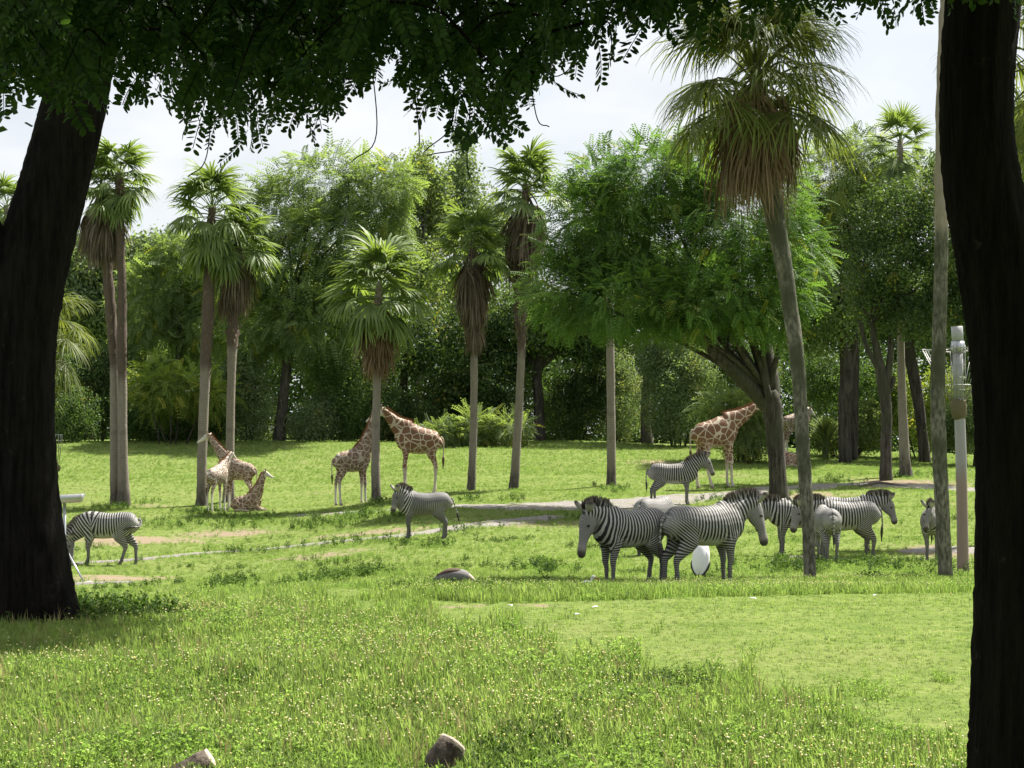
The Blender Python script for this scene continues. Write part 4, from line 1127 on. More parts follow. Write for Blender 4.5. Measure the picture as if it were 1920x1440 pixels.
def nearest(V, poly):
    """Index of the nearest sample of a polyline and the distance, for each vertex."""
    idx = np.zeros(len(V), int); dist = np.zeros(len(V))
    for a in range(0, len(V), 4000):
        D = ((V[a:a + 4000, None] - poly[None]) ** 2).sum(2)
        idx[a:a + 4000] = D.argmin(1); dist[a:a + 4000] = np.sqrt(D.min(1))
    return idx, dist
def unit(v): v = np.asarray(v, float); return v / (np.linalg.norm(v) + 1e-9)
def frame_at(t):
    s = np.array([-t[1], t[0], 0]); s = unit(s) if np.linalg.norm(s) > 1e-3 else np.array([0, 1., 0])
    return s, np.cross(t, s)

k = NT('zebra_coat')
nzv = k.math('ADD', k.math('MULTIPLY', k.noise(3.0, 2), .8), k.math('MULTIPLY', k.noise(9.0, 2), .35))
ns = k.math('MULTIPLY', k.math('SUBTRACT', nzv, .57), 3.6)
def strp(a, lo, hi): return k.sm(k.math('SINE', k.math('ADD', k.attr(a), ns)), lo, hi)
b1, b2, b3 = strp('ph', -.42, -.02), strp('lph', -.5, .0), strp('hph', -.5, .4)
def mixf(f, a, b): return k.math('ADD', k.math('MULTIPLY', a, k.math('SUBTRACT', 1, f)), k.math('MULTIPLY', b, f))
bl = mixf(k.attr('wh'), mixf(k.attr('wl'), b1, b2), k.math('MULTIPLY', b3, .62))
bl = k.math('MULTIPLY', bl, k.math('SUBTRACT', 1, k.attr('white')), clamp=True)
c = k.mix(k.noise(9, 3), (0.29, 0.28, 0.265), (0.40, 0.39, 0.37))
c = k.mix(bl, c, (0.018, 0.016, 0.015))
c = k.mix(k.attr('dark'), c, (0.022, 0.018, 0.016))
c = k.mix(k.attr('tan'), c, (0.20, 0.15, 0.11))
c = k.mix(k.attr('grey'), c, (0.095, 0.092, 0.092))
ZEBRA = k.end(k.pbr(c, .65, .25, k.bump(k.noise(45, 2), .15, .01)))

def zebra(label, base, yaw, sc, poll, muz, feet=((0, 0), (0, 0), (0, 0), (0, 0)), tail=(0, 0), seed=1, ears=(1, 1), fine=1.0, grey=0.0, swish=None):
    rng = np.random.default_rng(seed)
    root = empty('zebra', np.array(base) - np.array([0, 0, .015]), yaw, sc)
    tag(root, label, 'zebra', 'zebras grazing and resting in the meadow')
    poll, muz = np.array(poll, float), np.array(muz, float)
    torso = [(-.85, 0, 1.17, .06, .07), (-.81, 0, 1.15, .17, .17), (-.70, 0, 1.13, .245, .265), (-.48, 0, 1.11, .285, .315), (-.15, 0, 1.06, .305, .335), (.18, 0, 1.06, .30, .355), (.46, 0, 1.09, .25, .355), (.66, 0, 1.11, .20, .30), (.79, 0, 1.13, .11, .17), (.84, 0, 1.14, .03, .05)]
    nb = np.array([.40, 0, 1.17])
    n1 = nb + (poll - nb) * .36 + np.array([.02, 0, .01]); n2 = nb + (poll - nb) * .7 + np.array([.0, 0, .025])
    hd = unit(muz - poll); hl = np.linalg.norm(muz - poll)
    neck = [(*nb, .19, .33), (*n1, .145, .255), (*n2, .11, .19), (*(poll - hd * .02), .095, .145), (*(poll + unit(poll - n2) * .05), .06, .08)]
    hs, hu = frame_at(hd)
    head = [(*(poll - hd * .06 + hu * .02), .055, .08)] + [(*(poll + hd * hl * t + hu * o), a, b) for t, o, a, b in ((.0, .0, .09, .135), (.16, -.03, .108, .172), (.32, -.03, .10, .165), (.5, -.005, .076, .118), (.68, .0, .06, .088), (.84, -.005, .068, .09), (.95, -.015, .064, .08), (1.02, -.02, .035, .045))]
    def leg(pts, off, side):
        z0 = pts[0][2]
        return [(x + off[0] * (1 - z / z0), side * y + off[1] * (1 - z / z0), z, a, b) for x, y, z, a, b in pts]
    FR = [(.47, .12, 1.12, .10, .19), (.46, .135, .92, .112, .175), (.44, .14, .77, .094, .132), (.46, .135, .62, .064, .084), (.475, .125, .47, .056, .062), (.46, .12, .38, .043, .048), (.46, .12, .20, .036, .04), (.465, .12, .125, .044, .048), (.49, .12, .065, .042, .046), (.50, .12, .03, .052, .06), (.505, .12, .0, .056, .066)]
    HR = [(-.50, .12, 1.12, .13, .24), (-.44, .145, .94, .13, .225), (-.42, .155, .80, .118, .195), (-.53, .15, .66, .08, .122), (-.635, .14, .53, .052, .082), (-.65, .13, .46, .046, .062), (-.63, .125, .32, .038, .044), (-.615, .125, .14, .045, .05), (-.59, .125, .07, .042, .046), (-.58, .125, .03, .052, .06), (-.575, .125, 0, .056, .066)]
    legs = [leg(FR, feet[0], 1), leg(FR, feet[1], -1), leg(HR, feet[2], 1), leg(HR, feet[3], -1)]
    tubes = [(torso, 20, True, 4), (neck, 16, False, 4), (head, 14, False, 3)] + [(l, 12, True, 2) for l in legs]
    me, V = solid('body', tubes, .021, 2)
    x, y, z = V.T
    # coordinates along spine, legs and head steer the stripes
    spine = catmull(np.array([(-.95, 0, 1.2), (-.5, 0, 1.17), (-.1, 0, 1.13), (.2, 0, 1.13), nb + [0, 0, .02], n1, n2, poll, poll + unit(poll - n2) * .12]), 14)
    ds = np.r_[0, np.cumsum(np.linalg.norm(np.diff(spine, axis=0), axis=1))]
    per = np.interp(ds, [0, .3, .55, 1.1, 1.3, 1.6, 2.1], np.array([.036, .040, .054, .062, .050, .070, .056]) * fine)
    phs = np.r_[0, np.cumsum(np.diff(ds) * 2 * pi / per[1:])]
    idx, dist = nearest(V, spine)
    # sub-sample accuracy
    tgs = np.gradient(spine, axis=0); tl = np.linalg.norm(tgs, axis=1)
    ph = phs[idx] + ((V - spine[idx]) * tgs[idx]).sum(1) / tl[idx] * 2 * pi / per[idx]
    isneck = idx > 14 * 4
    # stripes lean forward low on the flank
    ph = ph + np.where(isneck, 0, (1.15 - z) * 4.0 * sstep(-.1, .4, x) - (1.15 - z) * 5.0 * sstep(-.1, -.6, x))
    hw = sstep(1.28, .98, z - .10 * sstep(-.3, -.7, x)) * sstep(-.24, -.42, x - (1.0 - z) * .35)
    fw = sstep(.92, .76, z) * sstep(.22, .34, x + (.9 - z) * .2) * (~isneck)
    hw = hw * (z < 1.35)
    wl = np.clip(np.maximum(hw, fw), 0, 1); wl[z < .62] = 1
    headmid = np.array([poll + hd * hl * t for t in np.linspace(-.05, 1.05, 40)])
    hi, hdist = nearest(V, headmid)
    wh = sstep(.02, .10, ((V - poll) @ hd)) * (hdist < .26) * (np.abs((V - poll) @ hd) < hl * 1.2)
    wl = wl * (1 - wh)
    tilt = np.where(x < 0, (x + .45) * .75, (x - .45) * .2) * sstep(.5, .95, z)
    lper = np.interp(z, [0, .35, .6, .9, 1.2], [.022, .026, .034, .046, .044]) * fine
    zz = np.linspace(0, 1.6, 400); cum = np.cumsum(2 * pi / (np.interp(zz, [0, .35, .6, .9, 1.2], [.022, .026, .034, .046, .044]) * fine)) * (zz[1] - zz[0])
    lph = np.interp(z + tilt, zz, cum)
    hq = (V - poll)
    hph = (hq @ hd) * 2 * pi / .042 * .6 + np.abs(hq @ hs) * 2 * pi / .04 * .5 - (hq @ hu) * 2 * pi / .036
    body_mid = ~isneck & (wh < .3)
    white = sstep(.87, .78, z + .03 * np.sin(x * 40)) * sstep(-.5, -.38, x) * sstep(.46, .30, x) * (1 - fw) * (1 - hw)
    white = np.maximum(white, .42 * sstep(-.62, -.78, x) * sstep(.8, .95, z))
    white = np.maximum(white, sstep(.10, .0, np.abs(y)) * sstep(-.3, -.5, x) * sstep(.95, .6, z) * .5)
    dorsal = sstep(.028, .014, np.abs(y)) * sstep(1.22, 1.3, z) * (x < .2) * (z < 1.5)
    tM = ((V - poll) @ hd) / hl
    dark = np.maximum(sstep(.80, .92, tM) * wh * .92, sstep(.065, .045, z))
    dark = np.maximum(dark, dorsal)
    dark = np.maximum(dark, sstep(.45, .15, z) * .35 * wl)
    tan = np.maximum(sstep(.70, .80, tM) * sstep(.95, .82, tM) * wh * .4, wh * .12)
    gr = np.clip(wh * (.45 + .4 * grey) * sstep(.9, .6, ((V - poll) @ hd) / hl) + .22 * wl * sstep(.9, .5, z) + grey * np.where(isneck, 0, 1) * np.clip(.92 - .75 * sstep(.35, .15, np.hypot((x + .25) / .9, (z - 1.0) / .45)) - .45 * wl * sstep(.62, .8, z), .25, 1) * (1 - wh), 0, .95)
    gr = np.maximum(gr, .5 * sstep(-.35, -.6, x) * (1 - wl) * sstep(1.0, 1.2, z))
    set_attr(me, ph=ph, lph=lph, hph=hph, wl=wl, wh=wh, white=white, dark=dark, tan=tan, grey=gr)
    new_obj('body', me, root, ZEBRA)
    # mane
    mb = MB(); i0 = 14 * 4 + 6; i1 = len(spine) - 1
    hN = np.interp(np.arange(len(spine)), [14 * 4, 14 * 5, 14 * 6, 14 * 7, len(spine)], [.30, .245, .185, .14, .06])
    for i in range(900):
        f_ = rng.random(); q = i0 + f_ * (i1 - i0); qi = int(q)
        t = unit(tgs[qi]); s_, u_ = frame_at(t)
        c0 = spine[qi] + (spine[min(qi + 1, len(spine) - 1)] - spine[qi]) * (q - qi) + s_ * rng.normal(0, .028)
        Lh = .165 * np.clip(np.interp(f_, [0, .12, .5, .9, 1], [.35, .8, 1, .95, .7]), 0, 1) * rng.uniform(.75, 1.12)
        b0 = c0 + u_ * (hN[qi] * .86); tp = c0 + u_ * (hN[qi] + Lh) + t * rng.normal(.012, .02) + s_ * rng.normal(0, .012)
        a = rng.uniform(-.9, .9); wv = (t * cos(a) + s_ * sin(a)) * .011
        mb.add([b0 - wv, b0 + wv, (b0 + tp) / 2 + wv, (b0 + tp) / 2 - wv, tp], [[0, 1, 2, 3]], [[3, 2, 4]])
        n0 = mb.n - 5
        mb.a.setdefault('ph', []).append((n0, np.full(5, phs[qi] + (q - qi) * (phs[min(qi + 1, len(phs) - 1)] - phs[qi]))))
        mb.a.setdefault('dark', []).append((n0, np.array([0, 0, .3, .3, .75])))
        mb.a.setdefault('tan', []).append((n0, np.array([0, 0, .15, .15, .5])))
    mb.build('mane', ZEBRA, root, False)
    # ears: cupped, rounded, dark edged
    ed = unit(hu * .75 - hd * .75)
    for si, sgn in enumerate((1, -1)):
        e = MB(); o0 = poll + hs * sgn * .075 + hu * .07 - hd * .02
        dr = unit(ed + hs * sgn * (.45 if ears[si] == 1 else ears[si]))
        wv = unit(np.cross(dr, hd * .6 + hs * sgn * .8))
        pts = [[*(o0 + dr * .235 * t), *(np.array([1, .5]) * .082 * s_)] for t, s_ in ((0, .45), (.25, .85), (.55, 1.05), (.8, .9), (.95, .55), (1.0, .2))]
        Vt, q, tr, T = tube(catmull(pts, 2), 10)
        e.add(Vt, q, tr, dark=np.clip(sstep(.4, .7, T) * .95, 0, 1), white=1.0, tan=.2)
        e.build('ear', ZEBRA, root)
    # tail
    tl_ = MB(); p0 = np.array([-.84, 0, 1.24])
    if swish is None: tp_ = [p0, p0 + [-.06, 0, -.10], p0 + [-.085 + tail[0] * .3, tail[1] * .3, -.35], p0 + [-.07 + tail[0] * .7, tail[1] * .7, -.55], p0 + [-.06 + tail[0], tail[1], -.80]]
    else: tp_ = [p0 + np.array(q) for q in swish]
    Vt, q, tr, T = tube(catmull(np.array([[*p, w_] for p, w_ in zip(tp_, (.038, .024, .018, .034, .008))]), 5), 8, ymode=False)
    tl_.add(Vt, q, tr, dark=sstep(.55, .72, T) * .9, ph=T * 60, white=.3)
    tl_.build('tail', ZEBRA, root)
    for sgn in (1, -1):
        MB().ball(poll + hd * hl * .30 + hs * sgn * .098 + hu * .05, (.026, .022, .024), 8, 6, dark=1).build('eye', ZEBRA, root)
    return root

k = NT('giraffe_coat')
oi = k.n('ObjectInfo')
tco = k.n('TexCoord').outputs['Object']
va = k.n('VectorMath', operation='ADD'); k.l(tco, va.inputs[0])
av = k.n('Attribute', attribute_name='off', attribute_type='GEOMETRY'); k.l(av.outputs['Vector'], va.inputs[1])
nzz = k.n('TexNoise'); nzz.inputs['Scale'].default_value = 3.5; k.l(tco, nzz.inputs['Vector'])
vs = k.n('VectorMath', operation='MULTIPLY_ADD'); k.l(nzz.outputs['Color'], vs.inputs[0]); vs.inputs[1].default_value = (.06, .06, .06)
vf = k.n('VectorMath', operation='MULTIPLY'); vf.inputs[1].default_value = (1, .3, 1); k.l(va.outputs[0], vf.inputs[0]); k.l(vf.outputs[0], vs.inputs[2])
def vor(scale, lo, hi):
    x = k.n('TexVoronoi', feature='DISTANCE_TO_EDGE'); x.inputs['Scale'].default_value = scale; x.inputs['Randomness'].default_value = .85
    k.l(vs.outputs[0], x.inputs['Vector']); return k.sm(x.outputs['Distance'], lo, hi)
bp = mixf(k.attr('fine'), vor(3.9, .038, .072), vor(6.6, .045, .09))
bp = k.math('MULTIPLY', bp, k.attr('pat'), clamp=True)
n1 = k.noise(2.5, 3)
br_ = k.mix(k.attr('red'), (0.075, 0.042, 0.027), (0.135, 0.064, 0.037))
c = k.mix(n1, (0.40, 0.325, 0.24), (0.50, 0.43, 0.34))
c = k.mix(k.attr('pale'), c, (0.52, 0.49, 0.44))
br_ = k.mix(k.math('MULTIPLY', k.attr('pale'), .55), br_, (0.23, 0.175, 0.135))
c = k.mix(bp, c, k.mix(n1, br_, k.mix(.4, br_, (0.26, 0.14, 0.08))))
c = k.mix(k.attr('dark'), c, (0.03, 0.022, 0.018))
c = k.mix(k.attr('tan'), c, (0.20, 0.085, 0.035))
GIRAFFE = k.end(k.pbr(c, .65, .25, k.bump(k.noise(40, 2), .12, .01)))

def giraffe(label, base, yaw, sc, poll, muz, feet=((0, 0), (0, 0), (0, 0), (0, 0)), seed=1, red=1.0, lying=False, pale=0.0, tail=(0, 0), fine=0.0):
    rng = np.random.default_rng(seed)
    root = empty('giraffe', np.array(base) - np.array([0, 0, .02]), yaw, sc)
    tag(root, label, 'giraffe', 'giraffes on the rising meadow')
    poll, muz = np.array(poll, float), np.array(muz, float)
    dz = -1.50 if lying else 0
    torso = [(-.82, 0, 1.97, .08, .13), (-.76, 0, 1.94, .19, .25), (-.6, 0, 1.92, .28, .36), (-.3, 0, 1.90, .33, .45), (.02, 0, 1.93, .35, .50), (.34, 0, 2.03, .32, .53), (.58, 0, 2.13, .25, .46), (.74, 0, 2.18, .16, .30), (.83, 0, 2.21, .06, .12)]
    torso = [(x, y, z + dz, a, b) for x, y, z, a, b in torso]
    nb = np.array([.46, 0, 2.27 + dz])
    n1 = nb + (poll - nb) * .3 + np.array([.05, 0, -.01]); n2 = nb + (poll - nb) * .65 + np.array([.03, 0, 0])
    hd = unit(muz - poll); hl = np.linalg.norm(muz - poll)
    neck = [(*nb, .23, .42), (*n1, .17, .30), (*n2, .125, .19), (*poll, .10, .13), (*(poll + unit(poll - n2) * .06), .05, .06)]
    hs, hu = frame_at(hd)
    head = [(*(poll - hd * .08), .05, .06)] + [(*(poll + hd * hl * t + hu * o), a, b) for t, o, a, b in ((0, .02, .10, .12), (.25, .0, .10, .13), (.5, -.01, .075, .095), (.78, -.02, .055, .065), (.95, -.02, .052, .055), (1.02, -.02, .025, .03))]
    if not lying:
        def leg(pts, off, side):
            z0 = pts[0][2]
            return [(x + off[0] * (1 - z / z0), side * y + off[1] * (1 - z / z0), z, a, b) for x, y, z, a, b in pts]
        FR = [(.50, .13, 2.15, .12, .24), (.48, .15, 1.80, .12, .20), (.46, .16, 1.50, .09, .125), (.48, .155, 1.20, .07, .085), (.50, .15, .95, .075, .085), (.49, .145, .80, .056, .062), (.485, .14, .35, .048, .052), (.49, .14, .20, .06, .065), (.52, .14, .10, .056, .06), (.535, .14, .05, .07, .085), (.54, .14, 0, .075, .095)]
        HR = [(-.50, .13, 1.98, .14, .28), (-.46, .155, 1.72, .14, .25), (-.44, .16, 1.48, .11, .18), (-.53, .155, 1.25, .08, .11), (-.60, .15, 1.05, .066, .09), (-.61, .145, .90, .058, .072), (-.585, .14, .40, .048, .052), (-.575, .14, .20, .06, .065), (-.55, .14, .10, .056, .06), (-.54, .14, .05, .07, .085), (-.535, .14, 0, .075, .095)]
        legs = [leg(FR, feet[0], 1), leg(FR, feet[1], -1), leg(HR, feet[2], 1), leg(HR, feet[3], -1)]
    else:
        legs = []
        for s in (1, -1):
            legs.append([(.5, s * .16, .55, .11, .16), (.62, s * .22, .30, .09, .12), (.85, s * .22, .13, .075, .08), (1.12, s * .20, .09, .07, .07), (.95, s * .17, .05, .05, .05), (.45, s * .15, .05, .05, .05)])
            legs.append([(-.5, s * .18, .45, .14, .22), (-.25, s * .33, .30, .13, .17), (.05, s * .40, .16, .09, .11), (-.35, s * .42, .10, .07, .07), (-.55, s * .40, .08, .06, .06), (-.1, s * .46, .05, .05, .05), (.3, s * .47, .05, .05, .05)])
    tubes = [(torso, 20, True, 4), (neck, 16, False, 4), (head, 14, False, 3)] + [(l, 12, not lying, 2) for l in legs]
    me, V = solid('body', tubes, .034, 2)
    x, y, z = V.T
    tM = ((V - poll) @ hd) / hl
    hmid = np.array([poll + hd * hl * t for t in np.linspace(-.05, 1.05, 30)])
    _, hdist = nearest(V, hmid)
    wh = sstep(.03, .2, tM) * (hdist < .2)
    nk = sstep(.0, .12, (V - nb) @ unit(poll - nb) - .15)
    if lying: pat = np.ones(len(V)); pat = np.where(z < .12, .3, 1); fn = np.full(len(V), .0)
    else:
        pat = sstep(.55, 1.15, z + .12 * np.sin(x * 9) * np.sin(y * 17 + 1))
        pat = pat * (1 - .7 * sstep(1.58, 1.44, z) * sstep(.38, .25, np.abs(x + .02)))
        fn = sstep(1.75, 1.5, z)
    pat = pat * (1 - wh * .93)
    fn = np.clip(np.maximum(fn, fine), 0, 1)
    dark = np.maximum(sstep(.86, 1.0, tM) * wh * .45, sstep(.11, .08, z) * .6 if not lying else 0)
    set_attr(me, pat=pat, fine=fn, dark=dark, red=red, pale=np.clip(pale + wh * .8 + (sstep(1.3, .8, z) * .5 if not lying else 0), 0, 1))
    at = me.attributes.new('off', 'FLOAT_VECTOR', 'POINT'); ov = rng.uniform(-5, 5, 3)
    at.data.foreach_set('vector', np.tile(ov, len(V)).astype(np.float32))
    new_obj('body', me, root, GIRAFFE)
    # short upright mane
    sp = catmull(np.array([nb + [-.05, 0, .0], n1, n2, poll]), 14)
    hN = np.interp(np.arange(len(sp)), [0, 14, 28, 42], [.38, .29, .185, .13])
    tg = np.gradient(sp, axis=0); mb = MB()
    for i in range(240):
        q = rng.random() * (len(sp) - 1); qi = int(q); t = unit(tg[qi]); s_, u_ = frame_at(t)
        c0 = sp[qi] + (sp[min(qi + 1, len(sp) - 1)] - sp[qi]) * (q - qi) + s_ * rng.normal(0, .012)
        b0 = c0 + u_ * hN[qi] * .88; tp = c0 + u_ * (hN[qi] + .085 * rng.uniform(.7, 1.1)) + t * rng.normal(0, .03); wv = t * .03
        mb.add([b0 - wv, b0 + wv, tp], None, [[0, 1, 2]], tan=1.0, dark=.1)
    mb.build('mane', GIRAFFE, root, False)
    for sgn in (1, -1):
        o0 = poll + hs * sgn * .05 + hu * .10 + hd * .03; dv = unit(hu - hd * .55)
        MB().tube([[*o0, .028], [*(o0 + dv * .08), .024], [*(o0 + dv * .15), .03], [*(o0 + dv * .17), .012]], 8, sub=2, dark=.75, tip=0).build('ossicone', GIRAFFE, root)
        e0 = poll + hs * sgn * .09 + hu * .05 - hd * .03; ev = unit(hs * sgn + hu * .35 - hd * .3)
        e = MB(); Vt, q, tr, T = tube(catmull([[*(e0 + ev * .2 * t), .055 * s_, .022 * s_] for t, s_ in ((0, .5), (.35, 1), (.7, .85), (1, .15))], 2), 8)
        e.add(Vt, q, tr, pale=.6, tan=.15); e.build('ear', GIRAFFE, root)
        MB().ball(poll + hd * hl * .30 + hs * sgn * .095 + hu * .05, .025, 8, 6, dark=1).build('eye', GIRAFFE, root)
    p0 = np.array([-.80, 0, 2.05 + dz]); tl_ = MB()
    if not lying:
        Vt, q, tr, T = tube(catmull(np.array([[*p0, .045], [*(p0 + [-.09, 0, -.15]), .03], [*(p0 + [-.10 + tail[0] * .5, tail[1] * .5, -.6]), .02], [*(p0 + [-.09 + tail[0] * .8, tail[1] * .8, -.82]), .045], [*(p0 + [-.08 + tail[0], tail[1], -1.15]), .012]]), 5), 8)
        tl_.add(Vt, q, tr, dark=sstep(.6, .7, T), tan=.2); tl_.build('tail', GIRAFFE, root)
    return root

def at_px(X, Y): return G(X, Y)
zebra('zebra in front with its head turned to us, left of the herd on the bank', onground(1180, 31.8), R(216), .915, (1.00, .06, 1.36), (1.22, .12, .60), ((.02, 0), (-.03, 0), (-.04, 0), (.06, 0)), seed=1, ears=(1, .45), fine=1.15)
zebra('zebra in front facing right and away with the white bird at its feet', onground(1320, 32.2), R(31), .97, (1.06, -.04, 1.41), (1.24, -.12, .70), ((.05, 0), (.0, 0), (-.16, 0), (-.06, 0)), seed=2, tail=(-.02, .02), fine=1.12)
zebra('zebra whose striped back alone shows between the two front ones', onground(1228, 47), R(58), 1.0, (1.1, .1, .62), (1.2, .1, .05), seed=3, fine=1.0, grey=.55)
zebra('zebra standing side on at the back in front of the patterned giraffe', onground(1262, 66.5), R(2), 1.02, (1.10, 0, 1.56), (1.38, 0, 1.02), ((.04, 0), (-.04, 0), (-.14, 0), (-.02, 0)), seed=4, fine=1.25)
zebra('zebra with its neck hidden behind the large front zebra and its rump behind the palm', onground(1498, 47.5), R(186), .96, (.95, 0, 1.24), (1.10, 0, .64), seed=5, ears=(1, 1), fine=1.15)
zebra('zebra facing left with its head just left of the leaning palm stem', onground(1583, 45.8), R(187), 1.0, (1.14, .06, 1.28), (1.33, .20, .70), ((0, 0), (0, 0), (-.05, 0), (.08, 0)), seed=6, fine=1.15)
zebra('zebra seen from behind right beside the leaning palm stem', onground(1549, 43.6), R(92), .90, (1.05, 0, .95), (1.15, 0, .35), seed=7, fine=.85)
zebra('zebra facing right whose head shows over the rump of another', onground(1590, 49.5), R(-4), .98, (1.02, 0, 1.30), (1.22, -.04, .72), seed=8, fine=1.15)
zebra('zebra facing us half hidden behind the tall palm stem at the right', onground(1746, 45.5), R(258), .90, (.80, -.06, 1.42), (1.02, -.16, .88), ((.03, 0), (0, 0), (0, 0), (0, 0)), seed=9, ears=(1, 1))
zebra('zebra grazing alone beside the left black trunk', onground(202, 51.2), R(178), 1.0, (1.02, 0, .68), (.96, .02, .08), ((.02, 0), (.10, 0), (.22, 0), (-.16, 0)), seed=10, fine=1.2, swish=[(0, 0, 0), (-.07, 0, -.07), (-.06, .10, -.20), (.16, .26, -.22), (.34, .28, -.30)])
zebra('young greyish zebra standing alone below the adult giraffe', onground(795, 53.6), R(194), .93, (.80, .06, 1.42), (.98, .16, .86), ((.06, 0), (-.06, 0), (.04, 0), (-.10, 0)), seed=11, tail=(-.22, -.12), fine=1.0, grey=.9)

giraffe('adult giraffe with bold reddish patches lowering its head behind the forked trunk', onground(1340, 77), R(14), 1.15, (1.70, 0, 2.95), (2.15, 0, 2.62), ((.02, 0), (.10, 0), (-.02, 0), (.42, 0)), seed=1, red=.75)
giraffe('adult giraffe with reddish patches facing left behind the grey zebra', onground(785, 75.5), R(190), 1.10, (1.26, 0, 2.98), (1.74, 0, 2.70), ((.05, 0), (-.05, 0), (.02, 0), (-.04, 0)), seed=2, red=1.0, tail=(0, 0))
giraffe('pale young giraffe with its neck hidden behind the full headed palm', onground(660, 74.6), R(22), .90, (1.02, .05, 3.85), (.72, .30, 3.62), ((0, 0), (.1, 0), (-.12, 0), (.02, 0)), seed=3, red=.35, pale=.4, fine=.35)
giraffe('young giraffe with a long neck stretched left past the reddish palm stem', onground(449, 75), R(168), .80, (1.58, 0, 3.62), (2.20, 0, 3.28), ((0, 0), (.05, 0), (-.05, 0), (.05, 0)), seed=4, red=.25, pale=.3, fine=.45)
giraffe('small pale giraffe seen from behind leaning its neck on another', onground(407, 73.6), R(62), .74, (1.15, -.05, 3.05), (1.55, -.1, 2.8), seed=5, red=.1, pale=.85, fine=.9, tail=(.02, 0))
giraffe('young giraffe lying on the grass with its neck raised', onground(462, 74.2), R(-4), .70, (1.02, 0, 2.12), (1.55, 0, 1.86), seed=6, red=.1, lying=True, fine=.35)
giraffe('giraffe standing in the shade behind the forked trunk and the leaning palm', onground(1492, 99), R(20), .98, (.78, 0, 2.62), (1.15, 0, 2.28), seed=7, red=.2, pale=.5, fine=.6)
giraffe('giraffe lying in the shade between the forked trunk and the leaning palm', onground(1476, 93), R(180), .8, (.6, .3, 1.7), (.3, .5, 1.5), seed=8, red=.6, lying=True, fine=.5)
# ---------------------------------------------------------------- birds, feeders, logs
WHITE_F = simple('white_feather', (0.72, 0.72, 0.72), .8, .1, .06)
BLACK_F = simple('black_feather', (0.025, 0.024, 0.026), .7, .2)
GREY_SKIN = simple('grey_skin', (0.07, 0.06, 0.055), .8, .2)
GREY_F = simple('grey_feather', (0.17, 0.165, 0.16), .8, .1, .2)
BROWN_F = simple('brown_feather', (0.085, 0.06, 0.045), .8, .1, .25)
BUFF_F = simple('buff_feather', (0.42, 0.36, 0.29), .8, .1, .15)
RED_B = simple('red_bill', (0.35, 0.09, 0.05), .5, .3)
METAL = simple('galvanised_metal', (0.42, 0.43, 0.45), .38, .5, .12, 5, metal=.75)
PALE_METAL = simple('pale_painted_steel', (0.34, 0.34, 0.36), .5, .4, .1, 4)
RUST = simple('rusty_collar', (0.12, 0.10, 0.06), .9, .2, .35, 7, bump=.4)
WIRE = simple('wire', (0.30, 0.30, 0.29), .5, .4, .1, metal=.5)
